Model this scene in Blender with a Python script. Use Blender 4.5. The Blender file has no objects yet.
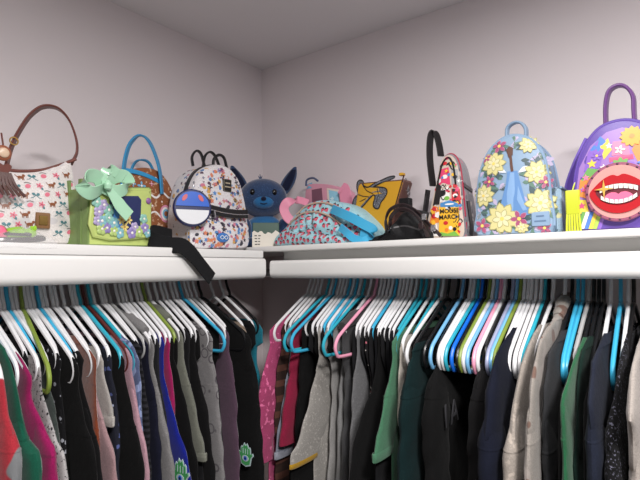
import bpy, bmesh, math, random
from mathutils import Vector, Matrix

# ------------------------------------------------------------------ camera, world, lights, exposure
scene = bpy.context.scene
COL = scene.collection
CAM = Vector((1.41, -1.49, 1.70))
FPX = 496.0
YAW, PITCH, ROLL = math.radians(36.8), math.radians(3.37), math.radians(0.66)
FWD = Vector((-math.sin(YAW) * math.cos(PITCH), math.cos(YAW) * math.cos(PITCH), math.sin(PITCH)))
RH = Vector((math.cos(YAW), math.sin(YAW), 0))
UH = RH.cross(FWD)
RIGHT = RH * math.cos(ROLL) - UH * math.sin(ROLL)
UP = RH * math.sin(ROLL) + UH * math.cos(ROLL)
cd = bpy.data.cameras.new('camera')
cd.sensor_width = 36.0
cd.lens = FPX * 36.0 / 640.0
cd.clip_start = 0.02
cam = bpy.data.objects.new('camera', cd)
COL.objects.link(cam)
cam.matrix_world = Matrix((
    (RIGHT.x, UP.x, -FWD.x, CAM.x), (RIGHT.y, UP.y, -FWD.y, CAM.y),
    (RIGHT.z, UP.z, -FWD.z, CAM.z), (0, 0, 0, 1)))
scene.camera = cam

w = bpy.data.worlds.new('world')
scene.world = w
w.use_nodes = True
w.node_tree.nodes['Background'].inputs[0].default_value = (1.0, 0.97, 0.97, 1)
w.node_tree.nodes['Background'].inputs[1].default_value = 0.12


def area(name, loc, target, size, power, col=(1, 0.965, 0.95), spread=180):
    l = bpy.data.lights.new(name, 'AREA')
    l.shape = 'DISK'
    l.size = size
    l.energy = power
    l.color = col
    l.spread = math.radians(spread)
    o = bpy.data.objects.new(name, l)
    COL.objects.link(o)
    o.location = loc
    o.rotation_euler = (Vector(target) - Vector(loc)).to_track_quat('-Z', 'Y').to_euler()
    return o


area('overhead_light', (1.95, -1.55, 2.45), (1.9, -1.45, 0.0), 0.34, 33)  # ceiling lamp, placed by the shade under the shelf rails
area('overhead_light', (1.25, -1.0, 2.46), (1.2, -0.95, 0.0), 0.30, 6)  # second light added to brighten the walls, no lamp known here
vs = scene.view_settings
vs.view_transform = 'Standard'
vs.look = 'None'
vs.gamma = 1.0
vs.use_curve_mapping = False
vs.exposure = 0.70


def ray(px, py):
    return (FWD + RIGHT * ((px - 320.0) / FPX) + UP * ((240.0 - py) / FPX))


def on_plane(px, py, p0, n):
    d = ray(px, py)
    return CAM + d * ((p0 - CAM).dot(n) / d.dot(n))


def on_x(px, py, x):
    return on_plane(px, py, Vector((x, 0, 0)), Vector((1, 0, 0)))


def on_y(px, py, y):
    return on_plane(px, py, Vector((0, y, 0)), Vector((0, 1, 0)))


# ------------------------------------------------------------------ materials
def lin(c):
    out = []
    for v in c[:3]:
        v = v / 255.0
        out.append(v / 12.92 if v <= 0.04045 else ((v + 0.055) / 1.055) ** 2.4)
    return (out[0], out[1], out[2], 1.0)


MATS = {}


def new_mat(name):
    m = bpy.data.materials.new(name)
    m.use_nodes = True
    nt = m.node_tree
    b = nt.nodes['Principled BSDF']
    return m, nt, b


def plain(name, rgb, rough=0.5, metal=0.0, spec=0.5, bump=0.0, bscale=200, coat=0.0):
    if name in MATS:
        return MATS[name]
    m, nt, b = new_mat(name)
    b.inputs['Base Color'].default_value = lin(rgb)
    b.inputs['Roughness'].default_value = rough
    b.inputs['Metallic'].default_value = metal
    b.inputs['Specular IOR Level'].default_value = spec
    b.inputs['Coat Weight'].default_value = coat
    tc = nt.nodes.new('ShaderNodeTexCoord')
    nz = nt.nodes.new('ShaderNodeTexNoise')
    nz.inputs['Scale'].default_value = bscale
    nt.links.new(tc.outputs['Object'], nz.inputs['Vector'])
    if bump > 0:
        bp = nt.nodes.new('ShaderNodeBump')
        bp.inputs['Strength'].default_value = bump
        bp.inputs['Distance'].default_value = 0.002
        nt.links.new(nz.outputs['Fac'], bp.inputs['Height'])
        nt.links.new(bp.outputs['Normal'], b.inputs['Normal'])
    MATS[name] = m
    return m


def mixer(nt, fac, a, b):
    mx = nt.nodes.new('ShaderNodeMix')
    mx.data_type = 'RGBA'
    for sock, v in ((mx.inputs[0], fac), (mx.inputs[6], a), (mx.inputs[7], b)):
        if hasattr(v, 'is_linked') or hasattr(v, 'links'):
            nt.links.new(v, sock)
        else:
            sock.default_value = v
    return mx.outputs[2]


def ramp(nt, src, lo, hi):
    mr = nt.nodes.new('ShaderNodeMapRange')
    mr.inputs[1].default_value = lo
    mr.inputs[2].default_value = hi
    mr.clamp = True
    nt.links.new(src, mr.inputs[0])
    return mr.outputs[0]


def math_node(nt, op, a, b=None):
    n = nt.nodes.new('ShaderNodeMath')
    n.operation = op
    for i, v in enumerate((a, b)):
        if v is None:
            continue
        if hasattr(v, 'links'):
            nt.links.new(v, n.inputs[i])
        else:
            n.inputs[i].default_value = v
    return n.outputs[0]


def fabric(name, rgb, rgb2=None, kind='knit', scale=60.0, rough=0.92, vary=0.10, sheen=0.15):
    """cloth: base colour with fine weave; kind picks a printed pattern in rgb2 (or list of colours)"""
    if name in MATS:
        return MATS[name]
    m, nt, b = new_mat(name)
    N = nt.nodes
    L = nt.links
    tc = N.new('ShaderNodeTexCoord')
    co = tc.outputs['Object']
    nz = N.new('ShaderNodeTexNoise')
    nz.inputs['Scale'].default_value = 420.0
    nz.inputs['Detail'].default_value = 3.0
    L.new(co, nz.inputs['Vector'])
    base = lin(rgb)
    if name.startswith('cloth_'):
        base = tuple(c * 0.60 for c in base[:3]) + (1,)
    dk = tuple(c * (1 - vary * 2) for c in base[:3]) + (1,)
    lt = tuple(min(1, c * (1 + vary)) for c in base[:3]) + (1,)
    col = mixer(nt, ramp(nt, nz.outputs['Fac'], 0.3, 0.7), dk, lt)
    pats = rgb2 if isinstance(rgb2, list) else ([rgb2] if rgb2 else [])
    if kind == 'speckle':
        v = N.new('ShaderNodeTexNoise')
        v.inputs['Scale'].default_value = scale
        v.inputs['Detail'].default_value = 2.0
        L.new(co, v.inputs['Vector'])
        col = mixer(nt, ramp(nt, v.outputs['Fac'], 0.60, 0.64), col, lin(pats[0]))
    elif kind == 'rings':
        v = N.new('ShaderNodeTexVoronoi')
        v.inputs['Scale'].default_value = scale
        v.inputs['Randomness'].default_value = 0.55
        L.new(co, v.inputs['Vector'])
        d = math_node(nt, 'ABSOLUTE', math_node(nt, 'SUBTRACT', v.outputs['Distance'], 0.42))
        col = mixer(nt, ramp(nt, d, 0.035, 0.065), lin(pats[0]), col)
    elif kind == 'blobs':          # small printed motifs in several colours
        for i, p in enumerate(pats):
            mp = N.new('ShaderNodeMapping')
            mp.inputs['Location'].default_value = (0.37 * i + 0.1, 0.21 * i, 0.53 * i)
            L.new(co, mp.inputs['Vector'])
            nw = N.new('ShaderNodeTexNoise')
            nw.inputs['Scale'].default_value = scale * 2.2
            L.new(mp.outputs[0], nw.inputs['Vector'])
            v = N.new('ShaderNodeTexVoronoi')
            v.inputs['Scale'].default_value = scale
            v.inputs['Randomness'].default_value = 0.8
            L.new(mp.outputs[0], v.inputs['Vector'])
            d = math_node(nt, 'ADD', v.outputs['Distance'], math_node(nt, 'MULTIPLY', nw.outputs['Fac'], 0.55))
            col = mixer(nt, ramp(nt, d, 0.46, 0.50), lin(p), col)
    elif kind == 'plaid':
        for ax, p in ((0, pats[0]), (2, pats[-1])):
            sp = N.new('ShaderNodeSeparateXYZ')
            L.new(co, sp.inputs[0])
            s = math_node(nt, 'SINE', math_node(nt, 'MULTIPLY', sp.outputs[ax], scale))
            col = mixer(nt, math_node(nt, 'MULTIPLY', ramp(nt, s, 0.2, 0.3), 0.6), col, lin(p))
    elif kind == 'camo':
        for i, p in enumerate(pats):
            v = N.new('ShaderNodeTexNoise')
            v.inputs['Scale'].default_value = scale * (1 + 0.4 * i)
            v.inputs['Detail'].default_value = 1.0
            mp = N.new('ShaderNodeMapping')
            mp.inputs['Location'].default_value = (i * 1.7, i * 0.9, i * 2.3)
            L.new(co, mp.inputs['Vector'])
            L.new(mp.outputs[0], v.inputs['Vector'])
            col = mixer(nt, ramp(nt, v.outputs['Fac'], 0.57, 0.59), col, lin(p))
    elif kind == 'stripes':
        sp = N.new('ShaderNodeSeparateXYZ')
        L.new(co, sp.inputs[0])
        s = math_node(nt, 'SINE', math_node(nt, 'MULTIPLY', sp.outputs[2], scale))
        col = mixer(nt, ramp(nt, s, 0.0, 0.1), col, lin(pats[0]))
    if hasattr(col, 'links'):
        L.new(col, b.inputs['Base Color'])
    b.inputs['Roughness'].default_value = rough
    b.inputs['Specular IOR Level'].default_value = 0.2
    b.inputs['Sheen Weight'].default_value = sheen if max(rgb) > 70 else min(sheen, 0.02) if sheen < 0.4 else sheen * 0.3
    n2 = N.new('ShaderNodeTexNoise')
    n2.inputs['Scale'].default_value = 55.0
    n2.inputs['Detail'].default_value = 4.0
    L.new(co, n2.inputs['Vector'])
    hsum = math_node(nt, 'ADD', n2.outputs['Fac'], math_node(nt, 'MULTIPLY', nz.outputs['Fac'], 0.25))
    bp = N.new('ShaderNodeBump')
    bp.inputs['Strength'].default_value = 0.35
    bp.inputs['Distance'].default_value = 0.004
    L.new(hsum, bp.inputs['Height'])
    L.new(bp.outputs['Normal'], b.inputs['Normal'])
    MATS[name] = m
    return m


def leather(name, rgb, rough=0.42, bump=0.12):
    return plain(name, rgb, rough=rough, bump=bump, bscale=350)


# ------------------------------------------------------------------ mesh building
def tag(o, label, cat, group=None, kind=None):
    if label:
        o['label'] = label
    if cat:
        o['category'] = cat
    if group:
        o['group'] = group
    if kind:
        o['kind'] = kind
    return o


def empty(name, loc, rz, label, cat, group=None):
    o = bpy.data.objects.new(name, None)
    o.empty_display_size = 0.05
    COL.objects.link(o)
    o.location = loc
    o.rotation_euler = (0, 0, rz)
    return tag(o, label, cat, group)


def catmull(pts, n=6, closed=False):
    P = [Vector(p) for p in pts]
    out = []
    m = len(P)
    rng = range(m) if closed else range(m - 1)
    for i in rng:
        p0 = P[(i - 1) % m] if (closed or i > 0) else P[0] * 2 - P[1]
        p1 = P[i]
        p2 = P[(i + 1) % m]
        p3 = P[(i + 2) % m] if (closed or i + 2 < m) else P[m - 1] * 2 - P[m - 2]
        for k in range(n):
            t = k / n
            out.append(0.5 * ((2 * p1) + (p2 - p0) * t + (2 * p0 - 5 * p1 + 4 * p2 - p3) * t * t
                              + (3 * p1 - p0 - 3 * p2 + p3) * t ** 3))
    if not closed:
        out.append(P[-1].copy())
    return out


class MB:
    def __init__(self):
        self.v, self.f, self.m = [], [], []

    def add(self, verts, faces, mi=0):
        o = len(self.v)
        self.v += [tuple(p) for p in verts]
        self.f += [tuple(i + o for i in f) for f in faces]
        self.m += [mi] * len(faces)
        return self

    def loft(self, rings, mi=0, cap=True, closed=False):
        n = len(rings[0])
        V = [p for r in rings for p in r]
        F = []
        k = len(rings)
        for i in range(k if closed else k - 1):
            a, b = i * n, ((i + 1) % k) * n
            for j in range(n):
                j2 = (j + 1) % n
                F.append((a + j, a + j2, b + j2, b + j))
        if cap and not closed:
            F.append(tuple(reversed(range(n))))
            F.append(tuple(range((k - 1) * n, k * n)))
        return self.add(V, F, mi)

    def tube(self, path, r, sides=8, closed=False, mi=0, cap=True):
        P = [Vector(p) for p in path]
        m = len(P)
        rad = r if isinstance(r, (list, tuple)) else [r] * m
        T = []
        for i in range(m):
            if closed:
                t = P[(i + 1) % m] - P[(i - 1) % m]
            else:
                t = P[min(i + 1, m - 1)] - P[max(i - 1, 0)]
            T.append(t.normalized() if t.length > 1e-9 else Vector((0, 0, 1)))
        ref = Vector((0, 0, 1)) if abs(T[0].z) < 0.9 else Vector((1, 0, 0))
        nrm = (ref - T[0] * ref.dot(T[0])).normalized()
        rings = []
        for i in range(m):
            nrm = (nrm - T[i] * nrm.dot(T[i]))
            nrm = nrm.normalized() if nrm.length > 1e-6 else T[i].orthogonal().normalized()
            bn = T[i].cross(nrm)
            rings.append([P[i] + (nrm * math.cos(2 * math.pi * k / sides) + bn * math.sin(2 * math.pi * k / sides)) * rad[i]
                          for k in range(sides)])
        return self.loft(rings, mi, cap, closed)

    def ribbon(self, path, width, thick, side, mi=0, closed=False):
        """flat strap: cross-section width along side, thick across"""
        P = [Vector(p) for p in path]
        m = len(P)
        rings = []
        for i in range(m):
            if closed:
                t = (P[(i + 1) % m] - P[(i - 1) % m]).normalized()
            else:
                t = (P[min(i + 1, m - 1)] - P[max(i - 1, 0)]).normalized()
            s = side[i] if isinstance(side, list) else side
            s = Vector(s)
            s = (s - t * s.dot(t)).normalized()
            nn = t.cross(s).normalized()
            wd = width[i] if isinstance(width, list) else width
            hw, ht = wd / 2, thick / 2
            e = min(ht * 0.7, hw * 0.4)
            sec = [(-hw, -ht + e), (-hw + e, -ht), (hw - e, -ht), (hw, -ht + e), (hw, ht - e), (hw - e, ht), (-hw + e, ht), (-hw, ht - e)]
            rings.append([P[i] + s * a + nn * b for a, b in sec])
        return self.loft(rings, mi, True, closed)

    def box(self, lo, hi, mi=0, rot=None, bev=0.0):
        x0, y0, z0 = lo
        x1, y1, z1 = hi
        b = bev
        if b <= 0:
            V = [(x0, y0, z0), (x1, y0, z0), (x1, y1, z0), (x0, y1, z0), (x0, y0, z1), (x1, y0, z1), (x1, y1, z1), (x0, y1, z1)]
            F = [(0, 3, 2, 1), (4, 5, 6, 7), (0, 1, 5, 4), (1, 2, 6, 5), (2, 3, 7, 6), (3, 0, 4, 7)]
            return self.add(V, F, mi)

        def ring(z, i):
            return [Vector((x0 + i + b, y0 + i, z)), Vector((x1 - i - b, y0 + i, z)), Vector((x1 - i, y0 + i + b, z)), Vector((x1 - i, y1 - i - b, z)),
                    Vector((x1 - i - b, y1 - i, z)), Vector((x0 + i + b, y1 - i, z)), Vector((x0 + i, y1 - i - b, z)), Vector((x0 + i, y0 + i + b, z))]
        return self.loft([ring(z0, b), ring(z0 + b * .3, b * .3), ring(z0 + b, 0), ring(z1 - b, 0), ring(z1 - b * .3, b * .3), ring(z1, b)], mi)

    def ball(self, c, r, mi=0, nu=16, nv=10, fn=None):
        c = Vector(c)
        r = Vector(r) if not isinstance(r, (int, float)) else Vector((r, r, r))
        rings = []
        for i in range(nv + 1):
            a = -math.pi / 2 + math.pi * i / nv
            a = max(-math.pi / 2 + 0.05, min(math.pi / 2 - 0.05, a))
            ring = []
            for k in range(nu):
                t = 2 * math.pi * k / nu
                d = Vector((math.cos(a) * math.cos(t), math.cos(a) * math.sin(t), math.sin(a)))
                s = fn(d) if fn else 1.0
                ring.append(c + Vector((d.x * r.x, d.y * r.y, d.z * r.z)) * s)
            rings.append(ring)
        return self.loft(rings, mi)

    def build(self, name, mats, parent=None, smooth=True, angle=40):
        me = bpy.data.meshes.new(name)
        me.from_pydata(self.v, [], self.f)
        mats = mats if isinstance(mats, (list, tuple)) else [mats]
        for mt in mats:
            me.materials.append(mt)
        for p, mi in zip(me.polygons, self.m):
            p.material_index = min(mi, len(mats) - 1)
        bm = bmesh.new()
        bm.from_mesh(me)
        bmesh.ops.recalc_face_normals(bm, faces=bm.faces)
        if smooth:
            for f in bm.faces:
                f.smooth = True
            for e in bm.edges:
                if len(e.link_faces) == 2 and e.calc_face_angle(0) > math.radians(angle):
                    e.smooth = False
        bm.to_mesh(me)
        bm.free()
        me.update()
        o = bpy.data.objects.new(name, me)
        COL.objects.link(o)
        if parent is not None:
            o.parent = parent
        return o


def text_mesh(body, size, name, mat, parent, mtx, depth=0.0008, bold=0.0):
    cu = bpy.data.curves.new(name, 'FONT')
    cu.body = body
    cu.size = size
    cu.align_x = 'CENTER'
    cu.align_y = 'CENTER'
    cu.extrude = depth
    cu.offset = bold
    cu.space_line = 0.85
    tmp = bpy.data.objects.new(name, cu)
    COL.objects.link(tmp)
    dg = bpy.context.evaluated_depsgraph_get()
    me = bpy.data.meshes.new_from_object(tmp.evaluated_get(dg))
    bpy.data.objects.remove(tmp)
    me.transform(mtx)
    me.materials.clear()
    me.materials.append(mat)
    o = bpy.data.objects.new(name, me)
    COL.objects.link(o)
    o.parent = parent
    return o


# front-facing text: text x -> local x, text y -> local z, facing -y
def front_mtx(x, y, z, tilt=0.0):
    return Matrix.Translation((x, y, z)) @ Matrix.Rotation(tilt, 4, 'Y') @ Matrix.Rotation(math.pi / 2, 4, 'X')


R = random.Random(7)

# ------------------------------------------------------------------ the setting
M_wall = plain('wall_paint', (232, 224, 226), rough=0.75, bump=0.10, bscale=90, spec=0.3)
M_ceil = plain('ceiling_paint', (232, 229, 230), rough=0.9, bump=0.06, bscale=120, spec=0.2)
M_floor = fabric('floor_carpet', (120, 110, 100))
M_white = plain('shelf_white', (222, 221, 219), rough=0.38, bump=0.04, bscale=60)
M_rod = plain('rod_metal', (190, 190, 190), rough=0.3, metal=0.8)
CEIL = on_y(262, 70, 0.0).z


def struct(name, lo, hi, mat):
    o = MB().box(lo, hi).build(name, mat, smooth=False)
    o['kind'] = 'structure'
    return o


struct('floor', (-0.1, -2.6, -0.1), (2.7, 0.1, 0.0), M_floor)
struct('ceiling', (-0.1, -2.6, CEIL), (2.7, 0.1, CEIL + 0.1), M_ceil)
struct('wall_left', (-0.1, -2.6, 0.0), (0.0, 0.0, CEIL), M_wall)
struct('wall_back', (-0.1, 0.0, 0.0), (2.7, 0.1, CEIL), M_wall)

CZ = CAM.z
DL = CZ + 0.057      # deck height, left shelf
DR = CZ + 0.070      # deck height, back shelf
SD = 0.40            # shelf depth
ROD = 0.275          # rod distance from the wall
RODZ = CZ - 0.010
RODR = 0.0135


def fascia_profile(z0, z1, r0=0.016, r1=0.010, t=0.022):
    """(outward, z) profile of a rounded board front"""
    pts = [(-t, z0 + 0.003), (-t * 0.6, z0)]
    for k in range(7):
        a = -math.pi / 2 + k / 6 * math.pi / 2
        pts.append((-r0 + r0 * math.cos(a), z0 + r0 + r0 * math.sin(a)))
    for k in range(5):
        a = k / 4 * math.pi / 2
        pts.append((-r1 + r1 * math.cos(a), z1 - r1 + r1 * math.sin(a)))
    pts.append((-t, z1))
    return pts


def build_shelves():
    # left shelf
    s = empty('closet_shelf', (0, -1.2, CZ - 0.03), 0,
              'white closet shelf along the left wall with a rounded front rail over the clothes', 'shelf')
    inv = Vector((0, 1.2, -(CZ - 0.03)))
    y0, y1 = -2.05, -0.413

    def P(x, y, z):
        return Vector((x, y, z)) + inv
    b = MB()
    b.box(P(0.001, y0, DL - 0.022), P(SD - 0.004, y1, DL), bev=0.003)
    b.build('deck', M_white, s)
    pr = fascia_profile(CZ - 0.0255, CZ + 0.034)
    b = MB().loft([[P(SD + 0.004 + a, y, z) for a, z in pr] for y in (y0, y1)])
    b.build('front_rail', M_white, s)
    b = MB().tube([P(ROD, y0, RODZ), P(ROD, -0.33, RODZ)], RODR, 20)
    b.build('hanging_rod', M_rod, s)
    for y in (-1.95, -1.25, -0.45):
        MB().box(P(0.001, y, DL - 0.055), P(SD - 0.02, y + 0.012, DL - 0.0225)).build('support_arm', M_white, s, smooth=False)
    # back shelf
    s = empty('closet_shelf', (1.2, 0, CZ - 0.03), 0,
              'white closet shelf along the right hand wall with overhanging top lip', 'shelf')
    inv = Vector((-1.2, 0, -(CZ - 0.03)))
    x0, x1 = 0.411, 2.3
    b = MB()
    b.box(P(0.001, -SD, DR - 0.016), P(x1, -0.001, DR), bev=0.003)
    b.build('deck', M_white, s)
    MB().box(P(x0, -SD + 0.060, CZ + 0.02), P(x1, -SD + 0.075, DR - 0.0162)).build('lip_board', M_white, s, smooth=False)
    pr = fascia_profile(CZ - 0.025, CZ + 0.027, t=0.075)
    b = MB().loft([[P(x, -(SD + 0.004 + a), z) for a, z in pr] for x in (x0, x1)])
    b.build('front_rail', M_white, s)
    b = MB().tube([P(0.02, -ROD, RODZ), P(x1, -ROD, RODZ)], RODR, 20)
    b.build('hanging_rod', M_rod, s)
    for x in (0.5, 1.15, 2.0):
        MB().box(P(x, -SD + 0.085, DR - 0.05), P(x + 0.012, -0.001, DR - 0.0165)).build('support_arm', M_white, s, smooth=False)


build_shelves()

# ------------------------------------------------------------------ hangers
NECK = CZ - 0.079
HR = 0.0043
HC = {
    'white': plain('hanger_white', (226, 226, 228), rough=0.35),
    'blue': plain('hanger_blue', (62, 172, 212), rough=0.35),
    'teal': plain('hanger_teal', (48, 168, 190), rough=0.35),
    'light blue': plain('hanger_light_blue', (120, 182, 226), rough=0.35),
    'royal blue': plain('hanger_royal_blue', (22, 108, 222), rough=0.35),
    'olive green': plain('hanger_olive', (128, 148, 62), rough=0.4),
    'pink': plain('hanger_pink', (236, 160, 186), rough=0.35),
    'lilac grey': plain('hanger_lilac', (158, 164, 192), rough=0.35),
    'black': plain('hanger_black', (22, 22, 24), rough=0.3),
    'burgundy': plain('hanger_burgundy', (92, 38, 34), rough=0.4),
    'grey': plain('hanger_grey', (168, 168, 168), rough=0.4),
}
HCACHE = {}


def hanger(side, hx, color, label, group, yaw=0.0, size=1.0):
    if side == 'L':
        p = on_x(hx, 285, ROD)
        loc, rz = Vector((ROD, p.y, NECK)), 0.0
    else:
        p = on_y(hx, 285, -ROD)
        loc, rz = Vector((p.x, -ROD, NECK)), -math.pi / 2
    rz += yaw
    e = empty('clothes_hanger', loc, rz, label, 'hanger', group)
    key = (color, size)
    if key not in HCACHE:
        half = [(0.03, -0.010), (0.10, -0.047), (0.162, -0.081), (0.184, -0.096), (0.194, -0.116), (0.187, -0.135), (0.168, -0.142)]
        half = [(u * size, w_ * (0.35 + 0.65 * size)) for u, w_ in half]
        hb = -0.143 * (0.35 + 0.65 * size)
        pts = [(0, 0, 0)] + [(u, 0, w_) for u, w_ in half] + [(0.06, 0, hb), (-0.06, 0, hb)] + [(-u, 0, w_) for u, w_ in reversed(half)]
        f = MB().tube(catmull(pts, 4, True), HR, 8, closed=True).build('shoulder_frame', HC[color], e)
        c = 0.068
        hk = [(0, 0, -0.002), (-0.003, 0, 0.012), (-0.011, 0, 0.026), (-0.0182, 0, 0.046)]
        for k in range(9):
            a = math.pi - k / 8 * math.pi
            hk.append((0.0188 * math.cos(a), 0, c + 0.0188 * math.sin(a)))
        hk.append((0.0188, 0, 0.056))
        h = MB().tube(catmull(hk, 3), HR * 0.95, 8).build('hook', HC[color], e)
        HCACHE[key] = (f, h)
    else:
        for o in HCACHE[key]:
            c = o.copy()
            COL.objects.link(c)
            c.parent = e
    return e


def arm_w(u):
    u = abs(u)
    return -0.010 - (u - 0.03) * 0.54 if u > 0.03 else -u * 0.33


# ------------------------------------------------------------------ garments
def interp(tab, x):
    if x <= tab[0][0]:
        return tab[0][1]
    for (a, b), (c, d) in zip(tab, tab[1:]):
        if x <= c:
            t = (x - a) / max(1e-9, c - a)
            return b + (d - b) * t
    return tab[-1][1]


def smooth_tab(pts):
    q = catmull([(a, b, 0) for a, b in pts], 8)
    out = []
    for v in q:
        if out and v.x <= out[-1][0] + 1e-4:
            continue
        out.append((v.x, v.y))
    return out


def rail_frame(side, hx, yaw):
    if side == 'L':
        p = on_x(hx, 285, ROD)
        loc, rz = Vector((ROD, p.y, NECK)), yaw
    else:
        p = on_y(hx, 285, -ROD)
        loc, rz = Vector((p.x, -ROD, NECK)), -math.pi / 2 + yaw
    return loc, rz, Matrix.Translation(loc) @ Matrix.Rotation(rz, 4, 'Z')


def outline(side, hx, spec, yaw):
    """front outline of a garment in its hanger's plane as (depth below neck, reach) and the hanger size that fits it"""
    loc, rz, M = rail_frame(side, hx, yaw)
    Mi = M.inverted()
    nrm = (M.to_3x3() @ Vector((0, 1, 0))).normalized()
    tab = []
    for px, py in spec['edge']:
        q = Mi @ on_plane(px, py, loc, nrm)
        tab.append((-q.z, q.x))
    tab.sort()
    lim = interp(tab, 0.145)
    lim = min(lim, interp(tab, 0.12) + 0.01)
    size = round(max(0.62, min(1.0, (lim - 0.008) / 0.199)) / 0.02) * 0.02
    return tab, size


def arm_d(u, size):
    return 0.010 + max(0.0, u / size - 0.03) * 0.54 * (0.35 + 0.65 * size)


def garment(side, hx, spec, bneg, bpos, yaw=0.0):
    """spec: dict(name, label, cat, mat, edge=[pixels of front outline], end=pixel row where the sleeve ends, seam, cuff, flare)"""
    rnd = random.Random(spec['label'])
    loc, rz, M = rail_frame(side, hx, yaw)
    Mi = M.inverted()
    nrm = (M.to_3x3() @ Vector((0, 1, 0))).normalized()
    tab, size = outline(side, hx, spec, yaw)
    kk = 0.35 + 0.65 * size
    d0 = max(0.018, min(tab[0][0], 0.092 * kk))
    u_arm = lambda a: size * min(0.199, 0.03 + max(0.0, a - 0.010) / (0.54 * kk))
    tip = 0.15 * kk
    u0 = max(0.03, min(u_arm(d0) + 0.012, max(u_arm(d0) + 0.004, tab[0][1])))
    t2 = [(d0, u0)]
    for a in (0.03, 0.045, 0.06, 0.075, 0.09, 0.105, 0.12, 0.14):
        if a > d0 + 0.012:
            t2.append((a, max(interp(tab, a), u_arm(a) + 0.0085)))
    for a, b in tab:
        if a > max(0.15, d0 + 0.02):
            t2.append((a, max(0.05, min(0.36, b))))
    if t2[-1][0] < 0.15:
        t2.append((0.16, max(tab[-1][1], t2[-1][1])))
    tab = t2
    dl, ul = tab[-1]
    end = spec.get('end')
    long_end = rnd.uniform(0.52, 0.6)
    if end:
        q = Mi @ on_plane(spec['edge'][-1][0], end, loc, nrm)
        sl_end = -q.z
    else:
        sl_end = max(long_end, dl + 0.05)
    if dl < 0.60:
        tab.append((0.60, ul + (0.005 if dl > 0.2 else 0.03)))
    tab.append((0.95, tab[-1][1]))
    tab = smooth_tab(tab)
    drop = spec.get('drop', rnd.uniform(0.62, 0.72))
    seam = spec.get('seam', rnd.uniform(0.17, 0.235))
    sw = spec.get('sw', 0.105)                # sleeve width
    sleeved = spec.get('sleeve', True)
    bn, bp = bneg, bpos
    vc = (bp - bn) / 2
    b = (bn + bp) / 2
    e = empty(spec['name'], loc, rz, spec['label'], spec['cat'], spec.get('group'))
    ph = [rnd.uniform(0, 6.28) for _ in range(6)]
    k1, k2 = rnd.uniform(38, 60), rnd.uniform(75, 110)
    edge = lambda d: interp(tab, d) + 0.0014 * math.sin(d * 50 + ph[0]) + 0.0008 * math.sin(d * 105 + ph[1])
    back = lambda d: u_arm(d) + 0.009 + (0.05 * min(1, (d - 0.13) / 0.3) if d > 0.13 else 0)

    def thick(d):
        t = max(0.0, min(1.0, (d - d0) / 0.12))
        return 0.0072 + (b - 0.0072) * (t * t * (3 - 2 * t))

    def ring(d, uf, ub, bb, nv=34):
        pts = []
        uc, hu = (uf - ub) / 2, (uf + ub) / 2
        amp = min(0.45 * bb, 0.0065) * max(0.0, min(1.0, (d - d0 - 0.03) / 0.2))
        for k in range(nv):
            a = 2 * math.pi * k / nv
            c, s = math.cos(a), math.sin(a)
            u = uc + hu * math.copysign(abs(c) ** 0.62, c)
            v = bb * math.copysign(abs(s) ** 0.75, s)
            wv = amp * (math.sin(k1 * u + ph[2] + 4 * d) * 0.7 + math.sin(k2 * u + ph[3] - 6 * d) * 0.3)
            pts.append((u, vc * min(1, d / 0.15) + v * (1 - 0.3 * abs(math.sin(k1 * 0.5 * u + ph[4]))) + wv, -d))
        return pts
    rings = []
    d = d0
    while d < drop:
        uf = edge(d)
        if sleeved:
            t = max(0.0, min(1.0, (d - seam + 0.01) / 0.06))
            t = t * t * (3 - 2 * t)
            uf -= t * (sw * 0.62)
        rings.append(ring(d, uf, back(d) - (0.04 if d > seam else 0), thick(d)))
        d += 0.0125
    mb = MB()
    mb.loft(rings, cap=False)
    # close the top with the neckline and the hem with a folded edge
    top = [(x * 0.9, y * 0.6, z - 0.004) for x, y, z in rings[0]]
    low = [(x * 0.985, y * 0.8, z + 0.004) for x, y, z in rings[-1]]
    mb.loft([rings[0], top], cap=False)
    mb.loft([rings[-1], low], cap=True)
    mat = spec['mat']
    mb.build('torso', mat, e)
    # neckband
    nb = MB()
    r0 = [(x * 1.0, y * 1.25, z + 0.003) for x, y, z in ring(d0, u0, back(d0), 0.0062)]
    r1 = [(x, y * 1.45, z) for x, y, z in ring(d0 + 0.006, edge(d0 + 0.006), back(d0 + 0.006), 0.0066)]
    r2 = [(x, y * 1.3, z) for x, y, z in ring(d0 + 0.012, edge(d0 + 0.012), back(d0 + 0.012), 0.0068)]
    r3 = [(x * 0.93, y * 0.7, z) for x, y, z in r0]
    nb.loft([r3, r0, r1, r2], cap=False).build('neckband', spec.get('trim', mat), e)
    if sleeved:
        for sgn in (1, -1):
            srings = []
            send = sl_end if sgn > 0 else max(0.4, min(sl_end, 0.6))
            d = seam - 0.05
            L = max(0.05, send - d)
            n = max(6, int(L / 0.0125))
            for i in range(n + 1):
                dd = d + L * i / n
                t = i / n
                e0 = edge(dd) if sgn > 0 else back(dd)
                hw = (sw * (1 - 0.28 * t)) / 2
                g = max(0.0, min(1.0, (dd - seam + 0.05) / 0.075))
                g = g * g * (3 - 2 * g)
                hw *= 0.5 + 0.5 * g
                uc = e0 - hw - 0.004 * (1 - g)
                bb = min(b * 0.95, 0.022) * (0.45 + 0.55 * g) * (0.92 + 0.08 * math.sin(dd * 40 + ph[5]))
                rr = []
                for k in range(18):
                    a = 2 * math.pi * k / 18
                    c, s = math.cos(a), math.sin(a)
                    wr = 1 + 0.07 * math.sin(dd * 85 + 2.0 * a + ph[1]) + 0.05 * math.sin(dd * 47 - a + ph[2])
                    rr.append((sgn * (uc + hw * math.copysign(abs(c) ** 0.8, c) * (1 + (wr - 1) * (0.4 if c > 0 else 1))), vc + bb * math.copysign(abs(s) ** 0.8, s) * wr, -dd - 0.01 * c * (0 if i else 1)))
                srings.append(rr)
            lastr = srings[-1]
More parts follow.
